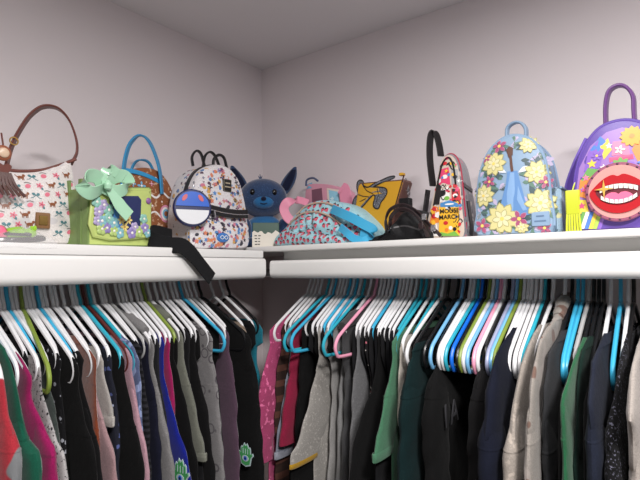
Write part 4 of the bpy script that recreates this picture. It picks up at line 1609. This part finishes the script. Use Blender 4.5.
# ---- little green and cream box
p = on_y(266, 246, -.335)
t = empty('gift_box', (p.x, -.335, DR + .0005), math.radians(42), 'small cream gift box with dark green top standing before the blue plush toy', 'box')
MB().box((-.042, -.016, 0), (.042, .016, .078), bev=.002).build('box', plain('card_green', (58, 86, 74), .55), t)
rr = random.Random(2)
topz = [.047 + .004 * math.sin(k * 1.7) + .003 * math.sin(k * .6) for k in range(15)]
mb = MB()
for y_a, y_b in ((-.0178, -.0158),):
    A = [Vector((-.0425 + .085 * k / 14, y_a, topz[k])) for k in range(15)]
    ring_a = [Vector((-.0425, y_a, .001))] + A + [Vector((.0425, y_a, .001))]
    mb.loft([ring_a, [Vector((q.x, y_b, q.z)) for q in ring_a]])
lw = mb.build('cream_label', plain('card_cream', (222, 216, 204), .6), t, smooth=False)
mb = MB()
for k in range(4):
    for q in range(2):
        mb.box((-.036 + q * .011 + .002 * rr.random(), -.0186, .008 + k * .009), (-.029 + q * .010 + .003 * rr.random(), -.0177, .011 + k * .009))
mb.build('marks', plain('ink_dark', (60, 64, 60), .6), lw)

# ---- strawberry print backpack lying on its back
B = Bag('R', 322, 0.235, 'mini_backpack', 'light blue strawberry print mini backpack lying slumped with pink and blue straps', 'backpack', 0.17)
B.shape([(276, 245), (275, 238), (283, 228), (290, 216), (299, 206), (315, 201), (332, 203), (346, 208), (358, 218), (368, 230), (369, 241), (355, 246), (315, 247)], bulge=.022, bev=.025, smooth=5, taper=.35)
B.lumps = .0055
sb = fabric('berry_blue', (164, 208, 218), (146, 192, 206), 'speckle', 60, rough=.6)
B.build_body(sb)
B.begin()
berry, leafk, seed = ink('berry', (206, 72, 98)), ink('berry_leaf', (44, 52, 54)), ink('berry_seed', (236, 170, 170))


def strawberries(Q, count, lim, seedv, r0=.0085):
    rg = random.Random(seedv)
    pts = []
    tries = 0
    while len(pts) < count and tries < 4000:
        tries += 1
        x = rg.uniform(min(p[0] for p in Q.pts), max(p[0] for p in Q.pts))
        z = rg.uniform(min(p[1] for p in Q.pts), Q.h)
        if Q.s_of(x, z) > lim or any((x - a) ** 2 + (z - b) ** 2 < (r0 * 1.75) ** 2 for a, b in pts):
            continue
        pts.append((x, z))
        a = rg.uniform(-.6, .6)
        c, s = math.cos(a), math.sin(a)
        rot = lambda q: [(x + (u * c - v * s) * r0, z + (u * s + v * c) * r0) for u, v in q]
        Q.poly(rot([(0, -1.1), (.55, -.5), (.9, .2), (.6, .7), (0, .55), (-.6, .7), (-.9, .2), (-.55, -.5)]), berry, .0006)
        Q.poly(rot([(0, .3), (.35, .45), (.8, .5), (.35, .8), (0, 1.15), (-.35, .8), (-.8, .5), (-.35, .45)]), leafk, .0009)
        for u, v in ((-.3, -.1), (.3, -.1), (0, -.55), (0, .15)):
            Q.ell(*rot([(u, v)])[0], r0 * .09, r0 * .12, seed, .0011, n=6)


strawberries(B, 110, .94, 4, .0074)
B.fbuild(sb)
fy = -B.depth / 2
# slumped lower pocket
P = Panel(B, [(276, 245), (275, 238), (284, 231), (300, 233), (325, 235), (352, 238), (358, 243), (340, 246), (300, 246)], fy - .030, .035, .012, 5)
P.build_plate(sb, 'lower_pocket')
P.begin()
strawberries(P, 40, .92, 9, .0066)
P.fbuild(sb, 'pocket_face')
beige = leather('beige_trim', (196, 172, 152), .5)
for pts in (((293, 214), (303, 205), (318, 202), (334, 206), (350, 216), (362, 229)), ((287, 224), (300, 214), (316, 212), (332, 217), (346, 227), (354, 238))):
    q = []
    for px, py in pts:
        x, z = B.m(px, py)
        q.append(B.fp(x, z, .003))
    MB().tube(catmull(q, 6), .0028, 6).build('piping', beige, B.e)
pink = leather('strap_pink', (222, 140, 166), .4)
blue = leather('strap_blue', (64, 164, 206), .35)
q = [B.m3(px, py, yy) for px, py, yy in ((303, 215, -.03), (296, 222, -.05), (288, 218, -.07), (284, 209, -.08), (288, 202, -.07), (298, 200, -.04), (308, 203, -.02))]
MB().ribbon(catmull(q, 6), .030, .004, (.55, .8, .1)).build('shoulder_strap', pink, B.e)['label'] = 'pink shoulder strap loop'
q = [B.m3(px, py, fy - yy) for px, py, yy in ((332, 209, .012), (341, 213, .026), (352, 218, .026), (363, 224, .018), (373, 230, .004), (371, 236, .0), (360, 234, .012))]
MB().ribbon(catmull(q, 6), .027, .003, (.35, .1, .9)).build('shoulder_strap', blue, B.e)['label'] = 'blue shoulder strap'
q = [B.m3(px, py, fy - yy) for px, py, yy in ((340, 227, .036), (347, 233, .044), (353, 238, .040), (362, 241, .034), (368, 239, .026))]
MB().ribbon(catmull(q, 6), .022, .003, (.3, .1, .9)).build('shoulder_strap', blue, B.e)['label'] = 'blue strap end'

# ---- small pink bag with a clear window
B = Bag('R', 325, 0.10, 'crossbody_bag', 'small pink bag with shiny light blue window behind the strawberry print backpack', 'handbag', 0.07)
B.shape([(303, 240), (304, 200), (306, 182), (312, 179), (330, 180), (344, 186), (347, 205), (348, 240), (325, 241)], bulge=.006, bev=.008, smooth=4)
pb = leather('bag_pink', (214, 150, 170), .4)
B.build_body(pb)
B.begin()
wn = plain('window_blue', (150, 204, 226), .12, bump=.2, bscale=60)
B.poly(B.pxs([(327, 188), (340, 190), (342, 208), (329, 208)]), ink('window_rim', (226, 206, 196)), .0006)
B.poly(B.pxs([(329, 190), (339, 192), (340, 206), (331, 206)]), wn, .001)
B.poly(B.pxs([(312, 190), (322, 188), (324, 204), (313, 204)]), ink('mauve_patch', (122, 78, 96)), .0006)
B.poly(B.pxs([(306, 184), (311, 182), (312, 188), (306, 190)]), ink('aqua_patch', (110, 176, 206)), .0006)
x, z = B.m(333, 199)
B.star(x, z, .010, ink('pale_aqua', (206, 232, 240)), .0014)
B.fbuild(pb)
q = [B.m3(px, py, -.045) for px, py in ((347, 214), (346, 200), (344, 190), (341, 188))]
MB().ribbon(catmull(q, 5), .042, .005, (1, .2, .1)).build('shoulder_strap', pink, B.e)
q = [B.m3(px, py, .02) for px, py in ((306, 186), (307, 180), (313, 178), (318, 181))]
MB().tube(catmull(q, 5), .004, 6).build('carry_handle', plain('slate_trim', (90, 100, 130), .4), B.e)

# ---- mustard flap bag
B = Bag('R', 379, 0.20, 'flap_handbag', 'mustard yellow flap handbag with glittering grey abstract figure on the front', 'handbag', 0.055)
B.shape([(350, 239), (387, 239), (395, 207), (404, 176), (403, 174), (360, 178), (358, 180), (354, 208)], bulge=.003, bev=.005, smooth=0)
mu = leather('mustard', (204, 152, 34), .45)
B.build_body(leather('maroon_side', (96, 60, 52), .5))
B.begin()
glit = fabric('grey_glitter', (96, 97, 104), (168, 170, 178), 'speckle', 420, rough=.4)
blk = ink('outline_black', (32, 30, 32))
fig = [(80, 305), (78, 235), (96, 200), (112, 188), (104, 150), (106, 112), (124, 95), (144, 104), (152, 130), (183, 142), (230, 112), (305, 76), (345, 70), (336, 86),
       (275, 110), (240, 128), (215, 140), (255, 141), (295, 150), (304, 178), (286, 215), (266, 240), (252, 278), (226, 275), (217, 250), (228, 205), (217, 192), (195, 214), (150, 265), (112, 296)]
q = [(v.x, v.z) for v in catmull([(B.m(340 + a / 6.4, 165 + b / 6.4)[0], 0, B.m(340 + a / 6.4, 165 + b / 6.4)[1]) for a, b in fig], 3, True)]
B.free(q, glit, .0010)
B.line(q + q[:2], .0034, blk, .0016)
for ln in ([(120, 190), (150, 200), (190, 205)], [(240, 150), (250, 190), (236, 240)], [(150, 135), (175, 165), (215, 185)], [(100, 240), (140, 230), (170, 215)]):
    B.line(B.pxs([(340 + a / 6.4, 165 + b / 6.4) for a, b in ln]), .002, blk, .0016)
B.fbuild(mu, 'front_flap')
q = [B.m3(px, py, -.0275) for px, py in ((404, 175), (395, 207), (387, 238))]
MB().tube(q, .0022, 6).build('edge_piping', leather('dark_piping', (70, 40, 36)), B.e)
# chain at the side
a0 = B.m3(404, 180, .0)
for k in range(9):
    ctr = a0 + Vector((.004 + .0012 * k, .004, -.0055 * k))
    ring = [ctr + (Vector((.0042 * math.cos(a), 0, .0055 * math.sin(a))) if k % 2 else Vector((0, .0042 * math.cos(a), .0055 * math.sin(a)))) for a in [j * math.pi / 5 for j in range(10)]]
    MB().tube(ring, .0011, 5, closed=True).build('chain_link', STEEL, B.e)
c_ = B.m3(401, 175, -.02)
MB().box((c_.x - .005, c_.y - .004, c_.z - .002), (c_.x + .008, c_.y + .012, c_.z + .006), bev=.001).build('tab', mu, B.e)

# ---- slumped black bag with thin straps
B = Bag('R', 397, 0.285, 'slumped_bag', 'slumped black fabric bag with thin looped straps left of the comic print bag', 'bag', 0.11)
B.shape([(366, 241), (373, 238), (386, 233), (394, 224), (401, 212), (411, 209), (419, 214), (424, 226), (427, 239), (400, 241)], bulge=.02, bev=.02, smooth=5, taper=.3)
B.lumps = .007
bn = fabric('nylon_black', (22, 22, 24), rough=.6)
B.build_body(bn)
B.begin()
B.line([(v.x, v.z) for v in catmull([(B.m(px, py)[0], 0, B.m(px, py)[1]) for px, py in ((378, 238), (392, 230), (406, 226), (420, 230))], 5)], .004, ink('seam_grey', (60, 58, 60)))
B.fbuild(bn)
fy = -B.depth / 2
sl = leather('strap_darkbrown', (44, 30, 32), .4)
for pts in (((387, 232, .0), (386, 219, .02), (391, 209, .025), (403, 205, .02), (416, 211, .03), (428, 223, .03), (441, 236, .02)),
            ((390, 228, .01), (391, 217, .03), (398, 210, .035), (408, 210, .035), (418, 218, .035), (425, 230, .03), (428, 239, .02))):
    q = [B.m3(px, py, fy - d_) for px, py, d_ in pts]
    q = [Vector((p.x, p.y, max(.006, p.z))) for p in q]
    MB().ribbon(catmull(q, 6), .0105, .004, (.4, -.5, .7)).build('strap', sl, B.e)
for px, py in ((424, 217), (433, 228), (421, 226)):
    c_ = B.m3(px, py, fy - .036)
    MB().box((c_.x - .0065, c_.y - .003, c_.z - .008), (c_.x + .0065, c_.y + .003, c_.z + .008), bev=.002).build('buckle', STEEL if px != 421 else sl, B.e)
c_ = B.m3(407, 201, .03)
MB().box((c_.x - .02, c_.y - .012, c_.z - .03), (c_.x + .012, c_.y + .012, c_.z + .008), bev=.003).build('back_tab', bn, B.e)

# ---- tall comic print sling backpack
B = Bag('R', 444, 0.245, 'sling_backpack', 'tall tapered sling backpack covered in colourful comic prints with a yellow poster', 'backpack', 0.125, math.radians(2))
B.shape([(424, 237), (426, 222), (430, 200), (434, 178), (437, 160), (442, 152), (449, 152), (455, 162), (459, 185), (462, 210), (464, 236), (445, 238)], bulge=.006, bev=.012, smooth=5, taper=.42)
cs = fabric('comic_side', (136, 132, 138), [(196, 186, 182), (92, 88, 100), (186, 110, 124)], 'blobs', 32, rough=.4)
B.build_body(cs)
B.begin()
ci = {k: ink('comic_' + k, v, .3) for k, v in dict(white=(230, 226, 222), pink=(214, 70, 110), black=(34, 32, 36), yellow=(232, 178, 52), orange=(224, 128, 48), blue=(74, 132, 186),
                                               red=(196, 44, 52), green=(120, 178, 76), grey=(150, 150, 152), tan=(198, 182, 168)).items()}
PP = lambda pts, k, l=.0008: B.poly(B.pxs(pts), ci[k], l)
PP([(428, 236), (432, 208), (436, 208), (438, 236)], 'white')
PP([(429, 225), (432, 205), (440, 208), (440, 222)], 'orange', .001)
PP([(433, 206), (436, 185), (448, 186), (449, 204)], 'white')
PP([(437, 184), (438, 168), (446, 166), (449, 184)], 'pink', .001)
PP([(439, 168), (441, 155), (449, 156), (453, 170)], 'tan')
PP([(450, 184), (449, 168), (455, 168), (458, 186)], 'grey', .001)
PP([(451, 204), (450, 188), (458, 188), (460, 206)], 'red', .0009)
for px, py, r_, k in ((441, 193, .010, 'black'), (446, 198, .007, 'green'), (437, 198, .006, 'black'), (443, 176, .007, 'white'), (442, 162, .006, 'red'), (448, 162, .005, 'yellow'), (453, 176, .006, 'black'),
                      (454, 195, .006, 'white'), (456, 202, .005, 'yellow'), (434, 216, .008, 'red'), (431, 229, .007, 'pink'), (435, 232, .006, 'black'), (446, 190, .004, 'pink'), (452, 164, .005, 'green')):
    x, z = B.m(px, py)
    B.ell(x, z, r_, r_ * .8, ci[k], .0015, n=12)
for px, py, r_, k in ((433, 212, .007, 'yellow'), (444, 170, .006, 'yellow'), (438, 189, .005, 'pink'), (457, 180, .006, 'white')):
    x, z = B.m(px, py)
    B.star(x, z, r_, ci[k], .0017)
rr = random.Random(31)
n = 0
while n < 60:
    x = rr.uniform(min(p[0] for p in B.pts), max(p[0] for p in B.pts))
    z = rr.uniform(.0, B.h)
    if not B.inside(x, z, .93):
        continue
    n += 1
    k = rr.choice(['black', 'black', 'white', 'pink', 'red', 'grey', 'yellow', 'blue', 'black'])
    r_ = rr.uniform(.003, .0075)
    if n % 3:
        a = rr.uniform(0, 3)
        B.poly([(x + r_ * rr.uniform(.5, 1.3) * math.cos(a + q * 1.05), z + r_ * rr.uniform(.5, 1.3) * math.sin(a + q * 1.05)) for q in range(6)], ci[k], .0016 + .00001 * n)
    else:
        B.line([(x + r_ * q, z + r_ * 1.2 * math.sin(q * 1.7 + n)) for q in (-1.2, -.6, 0, .6, 1.2)], .0022, ci['black'], .0016 + .00001 * n)
# the yellow poster
PP([(439, 236), (439, 206), (458, 206), (460, 236)], 'yellow', .0026)
PP([(440, 207), (440, 203), (449, 200), (457, 203), (458, 207)], 'blue', .0029)
x, z = B.m(449, 204)
B.ell(x, z, .012, .0022, ci['white'], .0033, n=10)
PP([(440, 236), (441, 232), (447, 234), (455, 231), (460, 236)], 'green', .0031)
x, z = B.m(446, 223)
B.ell(x, z, .0062, .005, ci['red'], .0031, n=12)
for px, py, k in ((451, 228, 'white'), (447, 230, 'orange'), (455, 229, 'black')):
    x, z = B.m(px, py)
    B.ell(x, z, .005, .005, ci[k], .0034, n=10)
fp_ = B.fbuild(ci['tan'])
for body, py in (('MOUSE', 211), ('MARCH', 217)):
    x, z = B.m(449.5, py)
    yy = B.yf(x, z)
    text_mesh(body, .0155, 'poster_word', ci['black'], fp_, front_mtx(x, yy - .0036, z), .0004, .0002)
blk2 = leather('comic_black', (30, 26, 28), .35)
q = [B.fp(*B.m(px, py), .002) for px, py in ((433, 205), (436, 182), (439, 164), (443, 157), (447, 157), (451, 166), (454, 184))]
MB().tube(catmull(q, 6), .0024, 6).build('zipper', blk2, B.e)
q = [B.fp(*B.m(px, py), .002) for px, py in ((436, 204), (437, 195), (437, 186))]
MB().ribbon(q, .014, .004, (1, 0, 0)).build('zip_flap', blk2, B.e)
rd = leather('comic_pink_piping', (170, 50, 72), .35)
q = [Vector((x, -B.half(z) + .012, z)) for x, z in B.pts if z > .02]
i0 = max(range(len(q) - 1), key=lambda i: (q[i + 1] - q[i]).length)
q = q[i0 + 1:] + q[:i0 + 1]
MB().tube(q, .0026, 6).build('piping', rd, B.e)
# side pocket zip seen on the right side
xr = max(p[0] for p in B.pts)
sidepts = [(x, z) for x, z in B.pts if x > 0]
sx = lambda zz: min(sidepts, key=lambda p: abs(p[1] - zz))[0]
for zz, w_ in ((B.h * .62, .011),):
    q = [Vector((sx(zz) + .001, yy, zz - .01 * (yy + .03) / .1)) for yy in (-.034, -.01, .02, .036)]
    MB().ribbon(q, w_, .003, (0, 0, 1)).build('side_zip', blk2, B.e)
q = [Vector((sx(zz) + .001, -.02 + .012 * math.sin(t_), zz)) for zz, t_ in ((.012, 0), (.04, .8), (.07, 1.6), (.10, 2.4))]
MB().ribbon(catmull(q, 4), .022, .003, (0, 1, .1)).build('side_panel', blk2, B.e)
q = [B.m3(px, py, yy) for px, py, yy in ((433, 186, -.02), (430, 160, -.012), (430, 142, -.006), (432, 133, 0), (436, 134, .004), (439, 144, .004), (441, 156, .0))]
MB().ribbon(catmull(q, 6), .020, .006, (.6, .8, 0)).build('carry_handle', blk2, B.e)
q = [B.m3(px, py, .03) for px, py in ((428, 190), (426, 205), (424, 222), (425, 238))]
MB().ribbon(catmull(q, 5), .02, .005, (.3, 1, 0)).build('shoulder_strap', blk2, B.e)

# ---- pale blue floral mini backpack
B = Bag('R', 514, 0.265, 'mini_backpack', 'pale blue mini backpack printed with yellow and pink flowers', 'backpack', 0.115)
B.shape([(477, 236), (476, 215), (476, 195), (479, 172), (487, 152), (500, 139), (514, 135), (529, 139), (541, 152), (547, 172), (550, 195), (552, 233), (515, 235)], bulge=.010, bev=.012, smooth=5, taper=.12)
pbl = leather('powder_blue', (138, 164, 190), .42)
B.build_body(pbl)
B.begin()
fy_, fe = ink('petal_yellow', (212, 204, 144)), ink('petal_edge', (168, 164, 112))
fp1, fpe, ctr = ink('petal_pink', (168, 84, 118)), ink('petal_lilac', (186, 176, 204)), ink('flower_heart', (236, 206, 110))
lf, lf2 = ink('leaf_sage', (96, 128, 114)), ink('leaf_dark', (72, 92, 96))
yellow = [(494, 164, .028), (537, 172, .026), (484, 196, .026), (541, 203, .032), (503, 219, .036), (528, 144, .020), (522, 227, .016)]
pinks = [(499, 146, .017), (490, 182, .014), (483, 226, .018), (520, 219, .019), (546, 182, .015), (545, 228, .015), (486, 158, .012)]
rr = random.Random(21)
for k, (px, py, r_) in enumerate(yellow + pinks):
    x, z = B.m(px, py)
    for q in range(6):
        a = rr.uniform(0, 6.28)
        if B.inside(x + r_ * 1.4 * math.cos(a), z + r_ * 1.4 * math.sin(a), .95):
            B.petal(x, z, a, r_ * 1.45, r_ * .24, (lf, lf2)[q % 2], .0006 + .00005 * q)
for px, py in ((481, 212), (489, 208), (536, 188), (530, 160), (540, 160), (492, 230), (533, 228), (508, 232), (484, 172), (536, 222), (549, 212), (496, 176), (500, 190), (498, 206), (532, 182), (545, 192), (520, 228), (514, 141), (544, 160), (480, 188), (528, 204)):
    x, z = B.m(px, py)
    for q in range(5):
        B.petal(x, z, rr.uniform(0, 6.28), .019, .005, (lf, fpe, lf2)[q % 3], .0007)
# a large plain bell flower in the middle of the print
bell, bell2, stem = ink('bell_blue', (100, 142, 194)), ink('bell_pale', (132, 168, 210)), ink('stem_brown', (96, 66, 54))
B.line(B.pxs([(509, 150), (511, 158), (512, 166), (513, 172)]), .006, stem, .0016)
PB = lambda pts, m_, l: B.poly(B.pxs(pts), m_, l)
PB([(506, 150), (509, 146), (513, 148), (513, 155), (509, 158)], stem, .0019)
PB([(508, 172), (518, 171), (521, 182), (526, 200), (533, 214), (522, 217), (514, 214), (505, 217), (500, 212), (504, 196), (507, 184)], bell, .0017)
PB([(511, 173), (515, 173), (516, 190), (514, 211), (508, 212), (508, 194)], bell2, .0021)
PB([(519, 186), (523, 198), (528, 210), (524, 211), (518, 200)], bell2, .0021)
for sx_, a in ((507, 2.6), (519, .5)):
    x, z = B.m(sx_, 173)
    B.petal(x, z, a, .026, .006, ink('petal_white', (226, 232, 240)), .0021)
for px, py, r_ in yellow:
    x, z = B.m(px, py)
    B.flower(x, z, r_, 9, fy_, ctr, .0022, fe, rr.uniform(0, 1))
    B.flower(x, z, r_ * .6, 6, ink('petal_cream', (222, 216, 174)), ctr, .0030, fe, rr.uniform(0, 1))
for px, py, r_ in pinks:
    x, z = B.m(px, py)
    B.flower(x, z, r_, 5, fp1, ctr, .0026, ink('petal_pale', (190, 146, 170)), rr.uniform(0, 1))
B.fbuild(pbl)
fy = -B.depth / 2
c_ = B.m3(541, 219, fy)
yy = B.yf(c_.x, c_.z)
lp = MB().box((c_.x - .019, yy - .0045, c_.z - .016), (c_.x + .019, yy + .002, c_.z + .016), bev=.002).build('name_plate', leather('plate_blue', (136, 162, 190), .35), B.e)
mb = MB()
for wd, dz in ((.016, .006), (.024, -.005)):
    mb.box((c_.x - wd / 2, yy - .0051, c_.z + dz - .0016), (c_.x + wd / 2, yy - .0043, c_.z + dz + .0016))
mb.build('plate_lettering', plain('plate_ink', (96, 120, 150), .4), lp)


def rim(B, y, r, name, mat, zmin=0.012, grow=1.0, flat=None):
    q = [Vector((B.c[0] + (x - B.c[0]) * grow, y(z), B.c[1] + (z - B.c[1]) * grow)) for x, z in B.pts if z > zmin]
    i0 = max(range(len(q) - 1), key=lambda i: (q[i + 1] - q[i]).length)
    if (q[0] - q[-1]).length < (q[i0 + 1] - q[i0]).length:
        q = q[i0 + 1:] + q[:i0 + 1]
    if flat:
        return MB().ribbon(q, flat, .003, (0, 1, 0)).build(name, mat, B.e)
    return MB().tube(q, r, 6).build(name, mat, B.e)


rim(B, lambda z: -B.half(z) + .006, .0032, 'front_piping', pbl, grow=.992)
rim(B, lambda z: .012, .002, 'top_zipper', leather('zip_blue', (112, 138, 166), .4), zmin=.09, flat=.012, grow=1.004)
rim(B, lambda z: B.half(z) - .008, .0028, 'back_piping', pbl, grow=.995)
q = [B.m3(px, py, .015) for px, py in ((507, 138), (508, 128), (514, 123), (521, 123), (526, 129), (526, 139))]
MB().ribbon(catmull(q, 6), .016, .006, (.2, 1, 0)).build('carry_handle', pbl, B.e)
# side pocket on the right
xr = max(p[0] for p in B.pts)
sp = fabric('powder_print', (156, 182, 200), [(206, 206, 160), (120, 146, 140)], 'blobs', 40, rough=.5)
MB().box((xr - .006, -.042, .003), (xr + .012, .04, .105), bev=.008).build('side_pocket', sp, B.e)
MB().tube([(xr + .0115, -.036, .104), (xr + .014, 0, .103), (xr + .0115, .035, .104)], .003, 6).build('pocket_binding', pbl, B.e)

# ---- purple mini backpack with the open mouth
B = Bag('R', 622, 0.27, 'mini_backpack', 'purple mini backpack with large round red mouth patch at the right edge', 'backpack', 0.11)
B.shape([(577, 231), (573, 212), (573, 190), (577, 165), (586, 144), (600, 128), (620, 121), (640, 123), (656, 134), (668, 156), (673, 190), (672, 228), (625, 231)], bulge=.008, bev=.012, smooth=5, taper=.1)
pur = leather('purple', (98, 74, 160), .4)
B.build_body(pur)
B.begin()
mx = {k: ink('mix_' + k, v, .4) for k, v in dict(violet=(140, 104, 196), lilac=(158, 122, 190), pink=(232, 130, 166), rose=(214, 84, 128), yellow=(240, 206, 84), gold=(222, 166, 62), orange=(234, 142, 70),
                                              green=(112, 168, 92), lime=(176, 206, 90), blue=(86, 130, 206), white=(238, 234, 230), maroon=(120, 50, 80), cream=(246, 224, 196)).items()}
PQ = lambda pts, k, l=.0008: B.poly(B.pxs(pts), mx[k], l)
PQ([(578, 228), (575, 200), (579, 168), (590, 146), (606, 132), (622, 127), (642, 130), (658, 142), (667, 165), (669, 195), (667, 226)], 'lilac', .0004)
# patchwork of bright shapes round the badge
for pts, k in (([(584, 172), (588, 152), (598, 140), (604, 150), (600, 168)], 'violet'), ([(590, 150), (600, 136), (606, 141), (599, 158)], 'blue'), ([(600, 146), (608, 138), (612, 150), (604, 160)], 'yellow'),
               ([(612, 156), (613, 142), (628, 140), (630, 155)], 'pink'), ([(609, 158), (633, 154), (634, 159), (610, 163)], 'rose'), ([(632, 150), (640, 134), (654, 142), (660, 160), (640, 166)], 'orange'),
               ([(578, 196), (580, 180), (592, 176), (598, 186), (590, 200)], 'orange'), ([(580, 182), (588, 168), (600, 170), (596, 180)], 'green'), ([(642, 170), (656, 156), (665, 168), (664, 180)], 'pink'),
               ([(600, 172), (612, 162), (634, 162), (640, 172), (620, 178)], 'violet'), ([(576, 214), (577, 200), (586, 200), (590, 214)], 'yellow')):
    PQ(pts, k, .0012)
# stripes at the lower left
for k, c_ in enumerate(('green', 'white', 'blue', 'yellow', 'lime', 'violet')):
    a = 576 + k * 4.2
    PQ([(a, 229), (a + 4, 229), (a + 10, 212), (a + 6, 212)], c_, .0014 + .00002 * k)
for px, py, r_, k in ((592, 164, .010, 'yellow'), (586, 178, .008, 'pink'), (604, 168, .008, 'white'), (597, 182, .010, 'yellow'), (583, 190, .007, 'lilac'), (648, 148, .012, 'gold'), (656, 172, .009, 'yellow'),
                      (609, 146, .007, 'white'), (582, 206, .008, 'rose'), (594, 208, .007, 'lime'), (638, 176, .007, 'yellow')):
    x, z = B.m(px, py)
    B.star(x, z, r_, mx[k], .0020)
for px, py, r_, n_, k, c_ in ((632, 136, .022, 12, 'gold', 'orange'), (621, 166, .018, 8, 'green', 'lime'), (589, 190, .014, 6, 'rose', 'yellow'), (645, 162, .013, 6, 'blue', 'white'), (597, 156, .011, 6, 'violet', 'yellow'), (620, 150, .010, 5, 'white', 'pink')):
    x, z = B.m(px, py)
    B.flower(x, z, r_, n_, mx[k], mx[c_], .0024)
B.fbuild(pur)
fy = -B.depth / 2
rim(B, lambda z: -B.half(z) + .005, .0036, 'front_piping', leather('purple_dark', (92, 64, 160), .4), grow=.99)
rim(B, lambda z: .008, .002, 'top_zipper', leather('purple_zip', (76, 52, 130), .4), zmin=.1, flat=.012, grow=1.004)
# round mouth patch
yb = fy - .011
X = lambda px, py, d_=0.0: B.m3(px, py, yb - d_)
c0 = X(619, 192)
Rb = abs(X(655, 192).x - c0.x)
disc = lambda r, y, n=48: [Vector((c0.x + r * math.cos(2 * math.pi * k / n), y, c0.z + r * math.sin(2 * math.pi * k / n))) for k in range(n)]
pt = MB().loft([disc(Rb * .98, yb + .004), disc(Rb, yb + .002), disc(Rb, yb - .004), disc(Rb * .97, yb - .006), disc(Rb * .88, yb - .0062)]).build('round_patch', leather('patch_rim', (150, 84, 110), .4), B.e)
MB().loft([disc(Rb * .90, yb - .0045), disc(Rb * .90, yb - .0068)]).build('patch_field', leather('patch_pink', (206, 148, 142), .45), pt)
for k in range(20):
    a = 2 * math.pi * k / 20
    MB().ball((c0.x + Rb * .94 * math.cos(a), yb - .0068, c0.z + Rb * .94 * math.sin(a)), (.0022, .0012, .0022), nu=8, nv=5).build('stud', plain('stud_dark', (80, 44, 70), .3), pt)
U = Rb / 36.0


def plate(pts, d0_, d1_, name, mat, parent, sm=4):
    q = [(a * U, b * U) for a, b in pts]
    if sm:
        q = [(v.x, v.z) for v in catmull([(a, 0, b) for a, b in q], sm, True)]
    return MB().loft([[Vector((c0.x + a, yb - d0_, c0.z + b)) for a, b in q], [Vector((c0.x + a * .995, yb - d1_, c0.z + b * .995)) for a, b in q]]).build(name, mat, parent)


lipr, lipd = plain('lip_red', (180, 34, 42), .25), plain('mouth_dark', (96, 18, 34), .5)
lips = [(-31, 0), (-24, 9), (-15, 17), (-6, 21), (0, 19), (6, 21), (15, 17), (24, 10), (31, 2), (29, -8), (22, -18), (11, -24), (0, -26), (-11, -24), (-21, -18), (-28, -9)]
LP = plate(lips, .005, .0095, 'lips', lipr, pt)
plate([(-24, 2), (-14, 8), (0, 10), (14, 8), (24, 3), (21, -7), (11, -14), (0, -15), (-11, -14), (-20, -7)], .009, .0102, 'mouth_opening', lipd, LP)
plate([(-11, -12), (-15, -6), (-9, -1), (-3, -1), (0, -3), (3, -1), (9, -1), (15, -6), (11, -12), (0, -14)], .0098, .0115, 'tongue', plain('tongue_pink', (232, 112, 150), .35), LP)
tooth = plain('tooth_white', (240, 234, 226), .25)
for k in range(8):
    a = -20 + k * 5.05
    t_ = lambda q: 9.6 - abs(q) ** 2 * .011 - .3
    plate([(a + .2, t_(a)), (a + 4.8, t_(a + 5)), (a + 4.5, t_(a + 5) - 5.5), (a + .5, t_(a) - 5.5)], .0098, .0125, 'tooth', tooth, LP, 0)
    b_ = -19 + k * 4.8
    l_ = lambda q: -14.6 + abs(q) ** 2 * .018
    plate([(b_ + .2, l_(b_)), (b_ + 4.5, l_(b_ + 4.7)), (b_ + 4.2, l_(b_ + 4.7) + 4.6), (b_ + .5, l_(b_) + 4.6)], .0112, .0132, 'tooth', tooth, LP, 0)
gold = plain('sparkle_gold', (226, 186, 92), .3, .3)
st = []
for k in range(8):
    r_ = (12, 2.6)[k % 2] * (1 if k % 4 == 0 else .85)
    a = math.pi / 2 + math.pi * k / 4
    st.append((-15 + r_ * math.cos(a), 4 + r_ * math.sin(a)))
plate(st, .0122, .0145, 'sparkle', gold, LP, 0)
q = [B.m3(px, py, .012) for px, py in ((606, 126), (606, 106), (609, 92), (617, 86), (626, 87), (633, 96), (634, 110), (635, 124))]
MB().ribbon(catmull(q, 6), .020, .007, (.15, 1, 0)).build('carry_handle', leather('purple_handle', (112, 70, 132), .4), B.e)
q = [B.m3(px, py, .055) for px, py in ((590, 140), (578, 165), (570, 190), (569, 214), (573, 230))]
MB().ribbon(catmull(q, 5), .03, .006, (.7, .7, 0)).build('shoulder_strap', leather('purple_strap', (120, 92, 190), .45), B.e)
# yellow tag between the two backpacks
w0 = on_y(574, 232, -.325)
t = empty('bag_charm', (w0.x, -.325, DR + .0005), 0, 'lime yellow fringed bag charm leaning between the pale blue and purple backpacks', 'bag charm')
nk = plain('neon_yellow', (196, 204, 52), .4)
MB().box((-.014, -.003, .040), (.014, .003, .092), bev=.002).build('tag', nk, t)
for k in range(6):
    MB().ribbon([(-.0115 + .0046 * k, -.001, .041), (-.0125 + .005 * k, -.003, .024), (-.0135 + .0054 * k, -.002, .001)], .0042, .0016, (1, 0, 0)).build('fringe', nk, t)
MB().tube([(0, 0, .09), (.004, .004, .105), (.012, .01, .118)], .0016, 6).build('cord', nk, t)
